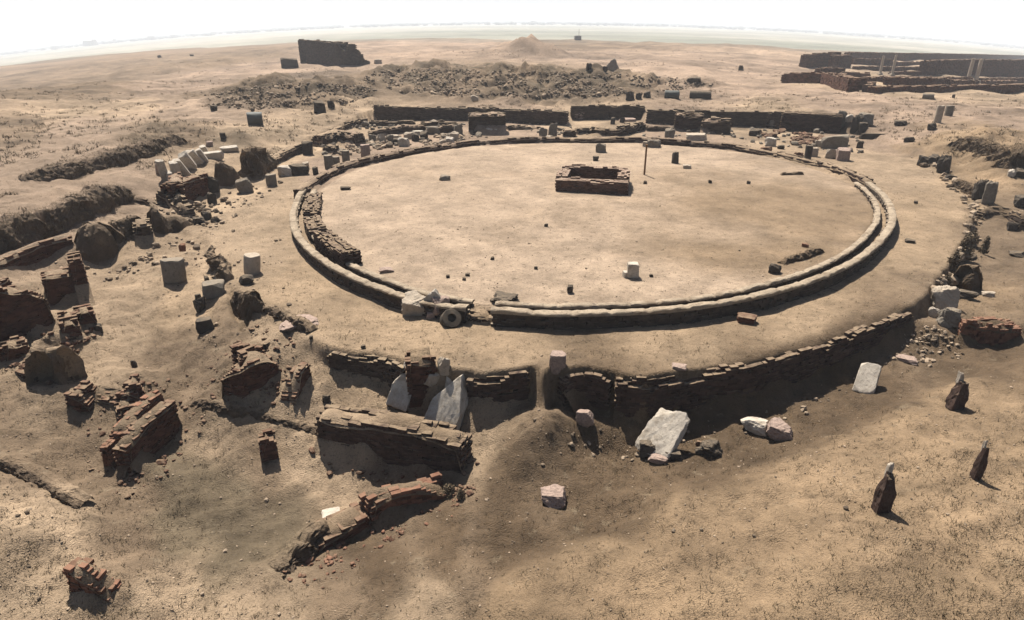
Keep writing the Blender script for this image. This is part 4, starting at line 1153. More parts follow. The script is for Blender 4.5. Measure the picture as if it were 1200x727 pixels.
# far buildings and tree belt on the horizon
def on_plain(px, dist):
    x = (px - 600) / FPX * dist / cp * 1.0
    return Vector((x, dist, tz(x, dist) if dist < 12000 else -5))
def horizon_point(px, dist):
    d = ray(px, 30); k = dist / d.y
    x = d.x * k
    return Vector((x, dist, float(T(np.array([x]), np.array([dist]))[0])))
HOUSES = [(57,1500,9,5),(98,1400,12,8),(106,1420,6,9),(174,1500,9,6),(201,1700,9,5),(130,1600,4,6),(285,1900,8,4),(250,1800,10,4),(625,1700,9,5),(600,1750,6,4),(572,1800,8,4),(648,1800,7,4)]
for k, (px, dist, w, h) in enumerate(HOUSES):
    dist *= 1.5
    p = horizon_point(px, dist); m = dist / cp / FPX
    t = empty("far_house", p)
    tag(t, "hazy flat-roofed house on the skyline beyond the plain", "house", "far houses on the skyline")
    W_, H_, D_ = w * m * .55, h * m * .6, w * m * .5
    V = BOXV * np.array([W_ / 2, D_ / 2, H_ / 2]) + np.array([0, 0, H_ / 2 - .5])
    mesh("wall", V, BOXF, M["farwall"]).parent = t
    V = BOXV * np.array([W_ / 2 + .4, D_ / 2 + .4, .3]) + np.array([0, 0, H_ - .2])
    mesh("roof", V, BOXF, M["grey"]).parent = t
rng = np.random.default_rng(33)
VV, FF, off = [], [], 0
for i in range(3600):
    px = rng.uniform(-60, 1260); dist = rng.uniform(2300, 5200)
    gate = vnoise(np.array([px * .02]), np.array([dist * .002]), 3)[0]
    if gate < -.30: continue
    p = horizon_point(px, dist)
    s = rng.uniform(4, 8) * max(dist / 2600, .5)
    V, F = rock_verts(rng, (s * 2.6, s * 1.6, s * .9), .1, 1, .35)
    VV.append(V + np.array([p.x, p.y, p.z + s * .4])); FF.append(F + off); off += len(V)
tag(mesh("far_tree_belt", np.vstack(VV), np.vstack(FF), M["farleaf"]), "hazy belt of trees along the skyline beyond the pale plain", "trees", kind="stuff")

# mid-distance stones and drums
stone(718, 84, 11, 12, "grey", "tilted_slab", "tilted grey slab propped on the plateau behind the rubble field", "stone slab", tilt=(0, -28), blocky=.9, depth=1.2)
stone(709, 84, 5, 6, "dark", "small_stone", "small dark stone at the low end of the tilted grey slab")
stone(690, 82, 6, 7, "dark", "small_stone", "lone dark stone on the plateau left of the tilted grey slab")
stone(868, 83, 5, 6, "dark", "small_stone", "lone dark speck of stone far out on the bare plateau")
drum(787, 116, 17, 11, "tank", "barrel_drum", "dark grey lying drum on the plateau, left of a longer one", lying=True)
drum(820, 118, 24, 11, "dark", "fallen_column", "long dark fallen column piece on the plateau behind the basin", lying=True, yaw=-6)
stone(813, 97, 15, 6, "dark", "stone_beam", "dark stone beam at the right end of the rubble field", blocky=.95, yaw=-8, depth=1.2)
for k, (x, y, s, l) in enumerate(((738,118,9,"dark stone on the rim of the shortest cut wall, largest of three"),(748,116,6,"middle small dark stone of three above the shortest cut wall"),(758,115,7,"dark stone nearest the lying grey drum, above the shortest cut wall"))):
    stone(x, y, s, s, "dark", "dark_stone", l)
drum(300, 148, 17, 16, "tank", "grey_tank", "grey-green squat tank on the slope below the low scrub ridge", "tank", lying=True)
stone(375, 133, 12, 13, "dark", "dark_block", "dark cubic block beside the path above the stone yard", blocky=1.0, rough=.03)
stone(388, 127, 7, 8, "dark", "small_stone", "dark rough stone right of the cubic block by the path")
stone(262, 164, 6, 8, "dark", "small_stone", "dark small stone on the slope above the white slabs")
stone(251, 130, 7, 6, "dark", "small_stone", "dark stone on the slope left of the grey-green tank")
stone(187, 68, 4, 3, "dark", "small_stone", "dark far stone on the left plateau, larger of two")
stone(225, 66, 4, 2, "dark", "small_stone", "dark far stone on the left plateau, flatter of two")

# rubble fields: countless broken stones
def field(name, label, poly, n, smin, smax, seed, mat="pebble", sub=1, clump=.0):
    rng = np.random.default_rng(seed)
    P = np.array(poly, float)
    q = rng.uniform(P.min(0), P.max(0), (n * 8, 2))
    q = q[(sdist(q[:, 0], q[:, 1], P) > 0) & (vnoise(q[:, 0] * .09, q[:, 1] * .3, seed) > clump)][:n]
    pts = [hit(x, y) for x, y in q]
    sz = [rng.uniform(smin, smax) * (1.8 if rng.uniform() < .06 else 1) for _ in pts]
    V, F = heap([tuple(p) for p in pts], sz, rng, sub)
    return tag(mesh(name, V, F, M[mat]), label, "rubble", kind="stuff")
field("rubble_field", "wide field of broken stones and scrub behind the cut walls", [(440,84),(510,80),(600,84),(700,86),(800,92),(840,100),(790,106),(740,112),(640,115),(540,113),(430,106),(425,92)], 1900, .07, .26, 3, clump=-.08)
field("rubble_field", "stony ridge of rubble left of the far building's path", [(240,112),(300,100),(330,97),(430,100),(436,112),(410,120),(360,122),(300,130),(250,124)], 800, .06, .24, 4, clump=-.04)
field("rubble_spill", "reddish spill of broken bricks before the long dark brick block", [(878,156),(905,154),(960,160),(972,166),(965,171),(930,170),(905,166),(880,160)], 260, .18, .38, 5, "brick")
field("rubble_spill", "spill of broken bricks and stones around the stone yard", [(378,176),(430,164),(500,158),(545,150),(545,166),(500,172),(440,176),(400,184)], 260, .12, .35, 6, "pebble")
field("rubble_spill", "broken bricks scattered over the ruined rooms", [(0,400),(60,380),(110,372),(115,395),(80,420),(60,450),(10,440)], 160, .06, .18, 8, "brick")
field("rubble_spill", "stones and bricks scattered in front of the western mounds", [(180,228),(215,240),(255,230),(262,262),(230,268),(190,262)], 120, .07, .24, 9)
field("rubble_spill", "pale gravelly stones strewn along the right trench", [(1040,400),(1090,380),(1120,395),(1130,420),(1090,430),(1040,420)], 180, .04, .13, 10)
field("rubble_spill", "stones strewn along the eastern terrace edge", [(1060,182),(1110,196),(1150,235),(1150,275),(1125,330),(1100,360),(1085,350),(1128,285),(1135,245),(1100,208)], 170, .08, .30, 11)

field("rubble_spill", "fallen bricks littered round the big leaning brick mass", [(235,440),(262,415),(300,378),(345,400),(350,450),(320,478),(255,485)], 150, .03, .13, 12, "brick")
field("rubble_spill", "fallen bricks littered round the long red brick block", [(100,500),(130,450),(220,440),(245,500),(200,560),(150,590),(105,560)], 150, .03, .12, 13, "brick")
field("rubble_spill", "fallen bricks at the foot of the tall front trench wall", [(360,520),(430,548),(540,560),(560,520),(560,590),(480,580),(380,555)], 90, .03, .11, 14, "brick")
field("rubble_spill", "broken bricks strewn along the broken foreground wall", [(320,690),(350,635),(430,590),(520,560),(545,600),(450,640),(380,690)], 140, .025, .10, 15, "brick_red")
field("rubble_spill", "small stones lying along the foot of the terrace retaining wall", [(660,505),(740,520),(860,490),(980,450),(1060,400),(1075,410),(980,475),(860,520),(740,545),(660,530)], 110, .03, .12, 16)
field("rubble_spill", "stones scattered on the slope between the western drums and the kerb", [(190,290),(260,260),(330,270),(350,330),(330,390),(230,400),(180,350)], 120, .02, .09, 17)

field("rubble_spill", "grey stones strewn through the stone yard behind the far kerb", [(375,185),(430,176),(500,166),(545,160),(545,146),(500,146),(430,146),(380,165)], 170, .14, .42, 18, "grey")
field("rubble_spill", "dark stones strewn between the far kerb and the cut walls", [(550,164),(640,160),(760,160),(860,164),(930,176),(1010,180),(1015,158),(900,152),(760,146),(640,150),(550,150)], 150, .10, .34, 19, "grey")
field("rubble_spill", "stones strewn over the western bank beside the dark mounds", [(60,300),(130,310),(215,275),(260,230),(320,205),(330,215),(270,260),(220,300),(130,330),(60,330)], 150, .05, .20, 20, "pebble")
field("basin_gravel", "fine gravel thinly spread over the basin floor", [(380,240),(500,185),(700,178),(900,190),(1010,230),(1010,280),(900,330),(700,350),(520,340),(400,290)], 420, .02, .06, 21, "pebble", 0)
# ------------------------------------------------------------------ stones inside and around the basin
pole = empty("wooden_pole", hit(755, 205))
tag(pole, "thin upright brown wooden pole standing on the basin floor", "pole")
H = 34 * mpp(pole.location); 
V, F = lathe([(.06, -.1), (.055, H), (.001, H)], 8); mesh("shaft", V, F, M["wood"]).parent = pole
V, F = lathe([(.075, H - .03), (.075, H + .04), (.001, H + .05)], 8); mesh("cap", V, F, M["wood"]).parent = pole

wb = empty("white_block", hit(741, 325)); tag(wb, "upright white marble block casting a dark shadow on the near basin floor", "marble block")
p = wb.location; m = mpp(p)
V, F = rock_verts(rng_next(), (13 * m, 11 * m, 18 * m), .95, 3, .03); V[:, 2] += 8.5 * m
mesh("main_block", V, F, M["marble"]).parent = wb
V, F = rock_verts(rng_next(), (7 * m, 7 * m, 8 * m), .6, 3, .06); V += np.array([-7 * m, 1 * m, 3 * m])
mesh("side_chunk", V, F, M["marble"]).parent = wb

S = stone
rng = np.random.default_rng(5)
S(521, 212, 11, 7, "grey", "grey_stone", "flattish grey stone alone on the left part of the basin floor", blocky=.4)
S(405, 223, 11, 5, "dark", "dark_stone", "thin dark stone at the left rim of the basin floor", blocky=.4)
S(791, 192, 7, 14, "dark", "standing_stone", "dark narrow standing stone right of the wooden pole", blocky=.8)
S(805, 198, 9, 5, "lime", "pale_stone", "low pale stone just right of the narrow standing stone")
S(704, 179, 11, 11, "grey", "grey_stone", "grey stone with a pale top behind the brick base")
S(698, 189, 6, 6, "dark", "dark_stone", "small dark stone right behind the brick base")
S(668, 344, 6, 10, "dark", "dark_stone", "small dark upright stone near the front kerb of the basin")
S(907, 321, 12, 12, "dark", "dark_stone", "rounded dark stone by the right front of the basin floor", blocky=.4)
S(874, 380, 20, 13, "brick", "brick_fragment", "dark brick fragment lying on the terrace in front of the right kerb", "brick fragment", blocky=1)
S(525, 326, 4, 4, "dark", "dark_stone", "tiny dark stone, left of three on the near basin floor")
S(544, 329, 4, 4, "dark", "dark_stone", "tiny dark stone, lowest of three on the near basin floor")
S(548, 324, 5, 4, "dark", "dark_stone", "tiny dark stone, right of three on the near basin floor")
S(453, 320, 14, 7, "granite", "brown_stone", "brownish stone beside the end of the tall left brick lining", blocky=.5)
S(1066, 285, 10, 5, "dark", "dark_stone", "small dark stone on the terrace outside the kerb's right turn", blocky=.4)
S(943, 290, 7, 5, "brick_red", "brick_fragment", "small reddish fragment on the basin floor near its right kerb", "brick fragment")
bank([(921,311,5),(935,306,7),(950,302,8),(966,296,6)], .4, "earth_ridge", "small dark earth ridge on the basin floor beside the right kerb", rough=.3)
bank([(916,206,3),(942,205,4)], .3, "earth_ridge", "thin dark ridge on the far right basin floor", rough=.3)
for k, (x, y) in enumerate(((756,216),(1073,239),(628,316),(832,215),(877,216),(763,325),(577,305),(640,266))):
    S(x, y, 4, 4, "dark", "pebble", "tiny dark pebble on the bare sandy ground of the site", group="pebbles on the sand", sub=2)

# cluster at the broken kerb
S(488, 371, 28, 26, "lime", "limestone_boulder", "rounded limestone boulder against the front kerb, left of the broken gap", "boulder", blocky=.35, rough=.1)
S(511, 366, 20, 24, "marble", "white_slab", "white slab leaning on the kerb between two boulders", "stone slab", tilt=(0, -35), blocky=1, depth=.25, yaw=-20)
S(517, 372, 20, 22, "granite", "pinkish_block", "pinkish block with a flat sunny top at the broken kerb", "stone block", blocky=.9, tilt=(-18, 12), yaw=25)
drum(526, 381, 23, 25, "dark", "hollow_drum", "dark lying drum with a round hole, front of the stone cluster at the kerb", hole=True, tilt=(52, 0), yaw=15)
S(505, 374, 9, 9, "granite", "small_stone", "small reddish stone between the boulder and the hollow drum")
S(592, 356, 28, 14, "dark", "brick_lump", "dark lump of brick and scrub lying on the kerb gap's right end", "rubble lump", blocky=.2, rough=.2)
# drums and boulders to the west
dr = drum
dr(206, 333, 25, 32, "grey", "column_drum", "squat drum with a white lit top standing alone before the western mounds", tilt=(-4, 4))
S(217, 306, 7, 9, "brick_red", "brick_fragment", "red fragment stuck on the rim of the squat white-topped drum", "brick fragment", lift=.42)
S(252, 349, 23, 20, "grey", "grey_box_stone", "grey box-shaped stone with a pale flat top", "stone block", blocky=1, rough=.03)
S(243, 332, 5, 8, "dark", "small_stone", "small dark stone just behind the grey box-shaped stone")
dr(296, 323, 18, 27, "lime", "column_drum", "white-topped upright drum on the terrace's left slope", tilt=(0, 8))
S(290, 334, 13, 13, "dark", "dark_boulder", "dark round boulder in front of the white-topped upright drum", "boulder", blocky=.2)
S(242, 389, 17, 18, "dark", "dark_cube", "dark cube of stone on the slope below the grey box stone", "stone block", blocky=1, rough=.03)
S(236, 366, 11, 17, "dark", "dark_rock", "dark jagged rock between the grey box stone and the dark cube", blocky=.2, rough=.2)
S(233, 352, 6, 8, "dark", "small_stone", "small dark stone above the jagged rock on the slope")
S(352, 385, 38, 12, "granite", "flat_stone", "flat pale stone half buried at the terrace corner", "stone slab", blocky=.4)
S(116, 391, 9, 11, "dark", "small_stone", "small dark stone on the pale slope by the ruined rooms")
S(158, 431, 5, 9, "dark", "small_stone", "small dark upright stone above the peaked ruin")
S(383, 473, 8, 10, "dark", "small_stone", "small dark stone perched on the left end of the tall front wall", lift=.0)
S(426, 409, 5, 5, "dark", "small_stone", "tiny dark stone on the terrace above its low left wall face", sub=2)
S(365, 398, 4, 4, "dark", "small_stone", "tiny dark stone beside the terrace corner's flat pale stone", sub=2)
S(287, 227, 15, 18, "grey", "grey_stone", "rough grey stone in front of the dark cut mound", blocky=.4)
dr(319, 219, 12, 16, "grey", "column_drum", "small grey upright drum on the sand below the scrubby mound")
S(335, 207, 14, 13, "marble", "white_stone", "white broken stone on the sand below the stepped wall", blocky=.4)
S(351, 206, 19, 14, "dark", "dark_stone", "dark long stone beside the white broken stone", blocky=.6)
S(359, 199, 7, 7, "lime", "pale_stone", "small pale stone on the dark long stone's right end", lift=.1)
S(370, 205, 6, 9, "dark", "dark_stone", "little dark stone between the long dark stone and the kerb")
S(361, 182, 11, 16, "dark", "dark_stone", "dark upright stone left of the tumbled wall behind the drums", blocky=.7)
dr(386, 199, 10, 18, "grey", "column_drum", "standing drum with a pale top, leftmost of the row behind the left kerb")
dr(395, 197, 8, 14, "grey", "column_drum", "short standing drum, second of the row behind the left kerb")
dr(406, 192, 9, 16, "grey", "column_drum", "standing drum with a pale top, third of the row behind the left kerb")
dr(429, 187, 11, 18, "granite", "column_drum", "reddish standing drum, rightmost of the row behind the left kerb")
# the stone yard
Y = [(437,166,8,8,"grey",.5,"grey stone at the left end of the stone yard, beside the low coped wall"),(447,168,9,10,"lime",.5,"pale stone with a dark foot in the left of the stone yard"),(457,167,7,9,"grey",.5,"grey stone between the pale stones of the stone yard"),
     (465,170,8,8,"dark",.5,"dark stone in the left front of the stone yard"),(473,172,12,11,"marble",.4,"white boulder at the front of the stone yard"),(463,164,10,6,"lime",.7,"flat pale stone behind the white boulder"),
     (480,163,11,8,"lime",.7,"flat pale stone with a lit top in the middle of the stone yard"),(487,166,7,9,"dark",.5,"dark stone in the middle of the stone yard, front row"),(490,159,12,6,"marble",.8,"white slab beside the coped wall of the stone yard"),
     (497,163,9,8,"dark",.6,"dark stone under the white slab's right end"),(508,158,14,10,"grey",.4,"big grey stone in the right part of the stone yard"),(527,170,10,9,"marble",.5,"white stone at the right front of the stone yard"),
     (533,165,9,10,"lime",.6,"pale upright stone at the right end of the stone yard"),(537,160,9,14,"grey",.5,"tall grey stone closing the stone yard on the right"),(519,171,8,7,"lime",.5,"low pale stone beside the kerb below the stone yard"),
     (521,165,7,6,"dark",.5,"dark stone behind the low pale stone by the kerb"),(540,170,6,7,"grey",.5,"grey stone near the kerb right of the stone yard")]
for x, y, w, h, mt, bk, l in Y: S(x, y, w, h, mt, "yard_stone", l, blocky=bk, yaw=float(RNG.uniform(-30, 30)), group="stones of the stone yard")
S(576, 158, 14, 8, "marble", "white_stone", "white stone lying at the foot of the square brick stub")
S(559, 158, 10, 6, "dark", "dark_stone", "dark stone at the left foot of the square brick stub")
S(557, 136, 8, 6, "lime", "pale_stone", "pale stone on top of the square brick stub", lift=1.3)
S(528, 139, 11, 6, "grey", "grey_stone", "greyish stone against the foot of the longest cut wall")
S(637, 164, 8, 14, "grey", "grey_stone", "grey upright stone, left of a pair behind the far kerb", blocky=.7)
S(648, 163, 9, 18, "grey", "grey_stone", "taller grey upright stone, right of a pair behind the far kerb", blocky=.7)
S(643, 166, 7, 7, "lime", "pale_stone", "low pale stone between the pair of upright stones")
S(676, 140, 16, 8, "granite", "pink_slab", "pale slab at the foot of the shortest cut wall", "stone slab", blocky=.8)
S(735, 143, 18, 5, "granite", "pink_slab", "long pale slab at the right foot of the shortest cut wall", "stone slab", blocky=.8)
S(718, 146, 5, 8, "dark", "dark_stone", "small dark post-like stone, left of two by the shortest cut wall", blocky=.8)
S(729, 144, 5, 6, "dark", "dark_stone", "small dark post-like stone, right of two by the shortest cut wall", blocky=.8)
S(784, 164, 11, 13, "grey", "grey_stone", "grey pointed stone on the sand before the sloping brick chunk", blocky=.3)
S(815, 165, 22, 8, "lime", "pale_slab", "long pale slab lying before the rough stone-topped ruin", "stone slab", blocky=.95)
S(766, 173, 14, 9, "grey", "grey_stone", "grey stone on the far kerb beside the pole's top", blocky=.5)
S(756, 172, 6, 6, "lime", "pale_stone", "small pale stone touching the grey stone on the far kerb")
# eastern back corner
S(906, 149, 9, 8, "grey", "grey_stone", "small grey stone at the left end of the long dark brick block")
S(984, 152, 10, 20, "grey", "standing_stone", "tall grey stone at the right end of the long dark brick block", blocky=.7)
S(993, 148, 7, 8, "marble", "white_stone", "round white stone set between two tall stones by the brick block", blocky=.2, lift=.3)
S(1002, 157, 10, 20, "dark", "standing_stone", "dark tall stone right of the round white stone", blocky=.5)
S(1012, 147, 16, 14, "grey", "grey_boulder", "grey boulder at the far right end of the cut wall", "boulder", blocky=.4)
S(1010, 157, 9, 12, "dark", "dark_stone", "dark stone under the grey boulder at the cut wall's end")
S(978, 175, 26, 17, "grey", "stone_chest", "grey chest-shaped block with a sloping lid before the dark brick block", "stone block", blocky=1, rough=.03, tilt=(0, -6))
S(987, 189, 14, 15, "granite", "stone_cube", "cubic block with a pale frame-like edge, front of the eastern stone group", "stone block", blocky=1, rough=.03)
S(973, 186, 11, 11, "lime", "pale_stone", "pale rounded stone left of the cubic block", blocky=.4)
dr(946, 187, 8, 17, "dark", "column_drum", "dark upright drum left of the eastern stone group")
S(953, 184, 9, 11, "lime", "pale_stone", "pale stone beside the dark upright drum")
S(934, 190, 11, 11, "brick", "brick_fragment", "dark reddish lump sitting on the far kerb's right part", "brick fragment", blocky=.5)
S(902, 172, 12, 11, "marble", "white_stone", "white rounded stone before the reddish brick spill", blocky=.3)
S(915, 175, 7, 5, "dark", "dark_stone", "small dark stone right of the white rounded stone")
S(897, 180, 12, 8, "brick", "brick_fragment", "dark reddish lump on the kerb under the white rounded stone", "brick fragment", blocky=.5)
S(960, 172, 9, 8, "lime", "pale_stone", "pale stone at the left end of the grey chest-shaped block")
S(1007, 174, 6, 9, "dark", "dark_stone", "small dark stone near the end of the dark beam")
S(1024, 163, 30, 6, "dark", "stone_beam", "dark beam lying on the sand at the eastern back corner", "beam", blocky=1, yaw=14, depth=.35)
S(884, 160, 12, 9, "dark", "dark_stone", "dark stone at the left tip of the reddish brick spill", blocky=.3)
# posts on the right plateau
dr(1098, 144, 8, 20, "lime", "column_stump", "column stump with a lit pale top on the right slope")
dr(1111, 136, 9, 13, "grey", "column_stump", "shorter round-topped stone post right of the column stump")
# white slabs on the western bank
W = [(194,214,9,28,-8,"tall narrow white slab leaning at the left end of the slab row"),(200,215,6,14,5,"small white slab at the foot of the leftmost tall slab"),(208,211,9,22,-12,"white slab leaning back, third of the row"),
     (214,207,10,22,-20,"white slab tilted to the left in the middle of the row"),(222,199,11,20,-24,"broad white slab with a bright upper edge in the middle of the row"),(224,186,9,9,0,"small bright white block behind the broad slab"),
     (231,195,10,18,-26,"white slab tilted sharply near the right end of the row"),(237,191,9,16,-22,"narrow white slab beside the last long slab"),(240,182,8,11,-10,"small white upright block behind the right end of the row"),
     (250,187,22,9,0,"long white slab lying flat at the right end of the row"),(270,178,18,6,0,"flat white stone on the path right of the slab row")]
for x, y, w, h, t, l in W: S(x, y, w, h, "marble", "white_slab", l, "stone slab", blocky=1, rough=.03, tilt=(18, t), depth=.35, yaw=float(RNG.uniform(-15, 15)), group="white slabs laid out on the bank")
S(188, 205, 8, 12, "granite", "brown_stone", "brownish upright stone left of the white slab row")
S(246, 172, 7, 6, "granite", "brown_stone", "reddish stone behind the white slab row")
for x, y, w, h, l in ((234,264,12,10,"dark stone in the chain below the red recess, lowest one"),(243,258,10,10,"dark stone in the chain below the red recess, next above the lowest"),(250,240,9,14,"dark stone beside the right end of the red recess"),(252,226,10,18,"tall dark stone at the right end of the red recess"),(253,261,9,6,"small dark stone right of the stone chain"),(211,250,9,20,"leaning dark stone left of the red recess")):
    S(x, y, w, h, "dark", "dark_stone", l, blocky=.4, rough=.12)

# leaning marbles by the front wall
def slab(px, py, wpx, hpx, thick, mat, label, tilt=(0, 0), yaw=0, point=.6, name="leaning_slab", lift=0.0):
    """an upright slab whose head narrows to a point"""
    rng = rng_next(); p = hit(px, py); m, a = mpp(p), dep(p)
    w, h = wpx * m, hpx * m / math.cos(a)
    V, F = ICO[4]
    nn = np.array([(1, .06, 0), (-1, .05, .05), (0, 1, .08), (.08, -1, 0), (0, 0, -1), (.72, -.1, .69), (-.66, -.1, .75), (.25, -.72, .65)], float) + rng.normal(0, .05, (8, 3))
    nn /= np.linalg.norm(nn, axis=1)[:, None]
    hh = np.array([1, 1, 1, 1, 1, .62 + .5 * point, .66 + .25 * point, .98])
    V = V * np.minimum((hh[None] / np.maximum(V @ nn.T, .02)).min(1), 1.7)[:, None]
    V = V * (1 + .05 * noise3(V * 2 + 7, _seed[0])[:, None] + .025 * noise3(V * 7, _seed[0] + 1)[:, None])
    V = V * np.array([w, thick, h]) * .5
    V[:, 2] += h * .46
    V = V @ rot(math.radians(tilt[0]), math.radians(tilt[1]), -math.atan2(p.x, p.y) + math.radians(yaw)).T
    o = mesh(name, V, F, M[mat]); o.location = p + Vector((0, 0, lift)); tag(o, label, "marble slab"); return o
slab(467, 476, 24, 46, .5, "marble", "rounded white stone leaning at the left of the broken brick pier", tilt=(-26, 14), yaw=-25, point=.5)
slab(515, 506, 38, 60, .55, "marble", "large pointed grey-white slab leaning on the right end of the tall front wall", tilt=(-34, 10), yaw=-30, point=.35)
slab(541, 496, 20, 50, .45, "marble", "white leaning stone right of the large pointed slab", tilt=(-28, -8), yaw=20, point=.5)
S(521, 444, 13, 22, "lime", "white_stone", "small white stone on top of the pile behind the pointed slab", blocky=.3, rough=.12)
S(481, 440, 12, 16, "marble", "white_stone", "white block peeping behind the rounded leaning stone", blocky=.6)
S(508, 458, 16, 22, "lime", "pale_stone", "pale broken stone between brick pier and pointed slab", blocky=.4, tilt=(0, 20))
# right trench
bb = S(775, 530, 38, 44, "marble", "white_boulder", "large white broken boulder with a sloping lit top below the terrace wall", "boulder", blocky=.8, tilt=(-46, 10), yaw=-22, depth=.34)
S(758, 538, 18, 20, "dark", "dark_stone", "dark rough stone propping the left of the large white boulder", blocky=.4, rough=.12)
S(788, 540, 16, 14, "dark", "dark_stone", "dark stone under the right side of the large white boulder", blocky=.4, rough=.12)
S(770, 544, 18, 12, "granite", "brown_stone", "brown flat stone in front of the large white boulder", blocky=.5)
S(1013, 457, 22, 32, "marble", "white_block", "tilted white block with a dark underside in the right trench", "marble block", blocky=.93, tilt=(-42, 3), depth=.36, rough=.04)
S(883, 510, 26, 20, "marble", "white_stone", "white stone with a dark hollow underside in the right trench", blocky=.3, tilt=(-10, 0))
S(911, 517, 27, 22, "granite", "pinkish_stone", "pinkish rough stone right of the hollow white stone", blocky=.4, rough=.12)
S(830, 535, 22, 19, "dark", "dark_stone", "dark rubble stone on the trench floor right of the large boulder", blocky=.2, rough=.2)
S(819, 523, 7, 7, "brick", "brick_fragment", "small reddish fragment above the dark rubble stone", "brick fragment")
S(648, 594, 28, 22, "granite", "dark_stone", "dark stone with a pinkish crown alone in the front trench", blocky=.5, rough=.12)
S(1062, 426, 18, 8, "granite", "brown_stone", "low brown stone in the trench between the white block and the pillars", blocky=.4)
S(685, 503, 19, 20, "granite", "round_stone", "round brown stone at the foot of the rounded wall stretch", "round stone", blocky=.1, rough=.08)
S(653, 441, 18, 26, "granite", "pinkish_block", "pinkish white upright block on the terrace edge above the rubble spill", "stone block", blocky=1, rough=.03)
S(795, 437, 16, 8, "granite", "flat_stone", "flat pinkish stone on the terrace edge right of the wall's corner", blocky=.7)
S(816, 375, 7, 4, "marble", "pale_stone", "tiny pale stone on the terrace below the right kerb", sub=2)
# eastern terrace edge
E = [(1080,195,10,12,"dark","dark rock at the start of the eastern terrace edge"),(1092,192,12,10,"dark","dark low rock, second along the eastern terrace edge"),(1104,204,12,22,"dark","tall dark rock leaning at the eastern terrace edge"),
     (1113,211,10,6,"dark","low dark rock below the tall leaning one"),(1145,235,12,24,"dark","tall dark rock above the right gully"),(1156,240,12,26,"grey","tall grey rock with a lit side above the right gully"),
     (1101,363,22,28,"lime","pale rough boulder at the corner of the terrace wall"),(1093,372,9,12,"marble","small white stone at the foot of the pale rough boulder"),(1110,384,20,22,"grey","tilted grey slab beside the pale rough boulder"),
     (1130,350,18,10,"dark","dark low stone in the right gully by the hollow"),(1157,348,12,8,"lime","pale stone right of the dark hollow in the right gully"),(1194,208,12,10,"dark","dark rock at the right margin of the slope"),(1184,208,7,8,"marble","white stone beside the dark rock at the right margin"),
     (1196,244,16,14,"dark","dark rock pile by the right margin above the gully"),(1185,271,10,10,"dark","dark stone in the gully wall"),(1190,301,14,6,"dark","flat dark stone on the gully floor"),(1065,167,10,6,"dark","dark flat rock on the eastern slope"),(1054,148,12,6,"dark","dark low rock beside the beam"),(1091,153,8,8,"dark","dark rock below the column stump")]
for x, y, w, h, mt, l in E: S(x, y, w, h, mt, "rough_rock", l, blocky=.35, rough=.13)
bank([(1113,219,9),(1125,224,12),(1140,230,14)], .8, "earth_edge", "dark undercut edge between the rocks of the eastern terrace", rough=.2)
brick_wall([(1150,258,10),(1165,252,9),(1178,256,11),(1194,270,16)], .4, "low_wall", "low dark wall with a corner round the right gully", mat="mud", rag=.2)
bank([(1122,336,22),(1133,342,30),(1146,336,24)], .8, "dark_mound", "round dark hollow-faced mound at the eastern terrace edge", rough=.12)
SH = [(1137,290,16,18,"low dry bush on the eastern terrace edge above the dark mound"),(1127,308,22,30,"dry grey bush behind the round dark mound"),(1113,325,20,30,"tall dry bush left of the round dark mound"),(1107,340,16,18,"dry bush above the pale rough boulder"),
      (1152,298,12,20,"small dry bush inside the right gully"),(1152,176,20,8,"low dry bush on the crown of the right bank"),(1185,190,16,18,"tall dry bush at the right end of the bank"),
      (527,586,30,20,"dry dark bush at the end of the foreground wall"),(540,588,16,16,"smaller dry bush right of the foreground wall's end"),(100,462,12,10,"dry tuft behind the wedge-shaped stump")]
bank([(1112,170,8),(1126,176,14),(1142,182,16),(1160,188,14),(1172,192,10)], 1.6, "earth_bank", "brown eroded earth bank facing the basin on the right slope", rough=.3, veg=260)
bank([(1168,194,12),(1182,197,20),(1200,196,24),(1216,194,20)], 1.6, "earth_bank", "short dark earth bank cut by the right margin above the gully", rough=.3, veg=200)
for x, y, w, h, l in SH: scrub(x, y, w, h, l)
S(390, 614, 20, 8, "marble", "white_stone", "white flat stone on the crest of the foreground wall", lift=.15, blocky=.9)
S(436, 590, 9, 7, "lime", "pale_stone", "small pale stone at the peak of the foreground wall", lift=.2)
S(372, 628, 10, 8, "lime", "pale_stone", "pale stone at the broken shoulder of the foreground wall", lift=.15)
S(331, 664, 7, 6, "lime", "pale_stone", "small pale stone at the lower tail of the foreground wall")
S(112, 697, 10, 8, "marble", "white_stone", "white stone lying on the lone red stump", lift=.16, blocky=.9)

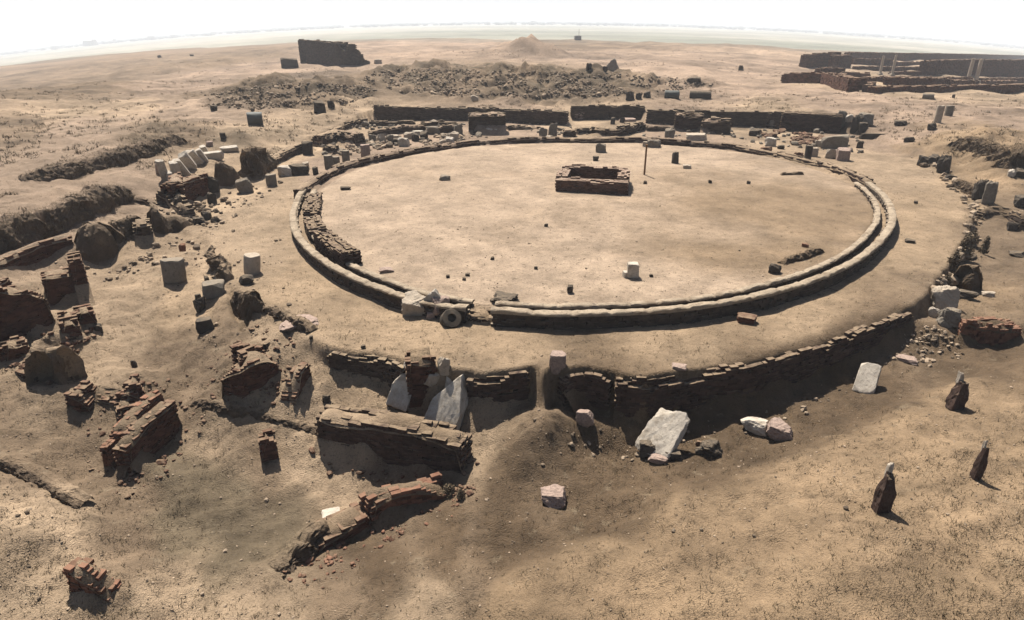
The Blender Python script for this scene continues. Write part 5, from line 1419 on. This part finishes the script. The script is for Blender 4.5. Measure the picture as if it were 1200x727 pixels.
# ------------------------------------------------------------------ pebbles, tufts of dry grass
rng = np.random.default_rng(5)
def scatter(n, seed, ymax):
    r = np.random.default_rng(seed)
    px, py = r.uniform(-80, 1280, n), 150 + (r.uniform(0, 1, n) ** .8) * 640
    P = np.array([tuple(hit(a, b)) for a, b in zip(px, py)])
    out = sdist(P[:, 0], P[:, 1], RING[::4]) < -.2
    g = vnoise(P[:, 0] * .35, P[:, 1] * .35, seed) > r.uniform(-.45, .25, n)
    pts = P[g & (out | (r.uniform(0, 1, n) < .25))]
    return pts
pts = scatter(5200, 51, 700)
V, F = heap(pts, [float(rng.uniform(.018, .05) * (2.0 if rng.uniform() < .05 else 1)) for _ in pts], rng, 0)
tag(mesh("pebbles", V, F, M["pebble"]), "small stones and pebbles strewn over the sandy ground", "pebbles", kind="stuff")
pts = scatter(17000, 52, 700)
V, F = blades(pts, rng, 6, .04, .13, .008, .04)
tag(mesh("dry_grass", V, F, M["grass"]), "thin tufts of dry grass scattered over the trench floor and slopes", "grass", kind="stuff")

r2 = np.random.default_rng(77)
q = np.column_stack([r2.uniform(-60, 1260, 9000), 58 + r2.uniform(0, 1, 9000) ** 1.3 * 190])
P = np.array([tuple(hit(a_, b_)) for a_, b_ in q])
rr_ = np.hypot(P[:, 0], P[:, 1])
ok = (sdist(P[:, 0], P[:, 1], TERR) < -.5) & (rr_ > 24) & (rr_ < 260) & (vnoise(P[:, 0] * .12, P[:, 1] * .12, 78) + .8 * vnoise(P[:, 0] * .5, P[:, 1] * .5, 79) > .02)
V, F = blades(P[ok], r2, 9, .10, .30, .03, .12)
tag(mesh("dry_scrub", V, F, M["shrub"]), "low dry scrub tufts dotted over the upper field and plateau", "scrub", kind="stuff")

# ------------------------------------------------------------------ haze
HAZE = True
if HAZE:
    hm = bpy.data.materials.new("haze_air"); hm.use_nodes = True
    nt = hm.node_tree; nt.nodes.remove(nt.nodes["Principled BSDF"])
    pv = nt.nodes.new("ShaderNodeVolumePrincipled")
    pv.inputs["Color"].default_value = (.90, .94, 1.0, 1); pv.inputs["Density"].default_value = 0.00044; pv.inputs["Anisotropy"].default_value = 0.0
    nt.links.new(pv.outputs[0], nt.nodes["Material Output"].inputs["Volume"])
    zlo = float(GV[:, 2].min()) - 1.0
    zhi = max(CAMZ + 3, float(GV[:, 2].max()) + 1, 40)
    xm, y0, y1 = float(np.abs(GV[:, 0]).max()) + 5, -40.0, float(GV[:, 1].max()) + 5
    V = BOXV * np.array([xm, (y1 - y0) / 2, (zhi - zlo) / 2]) + np.array([0, (y0 + y1) / 2, (zhi + zlo) / 2])
    tag(mesh("haze", V, BOXF, hm), "thin pale haze over the plain", "haze", kind="stuff")
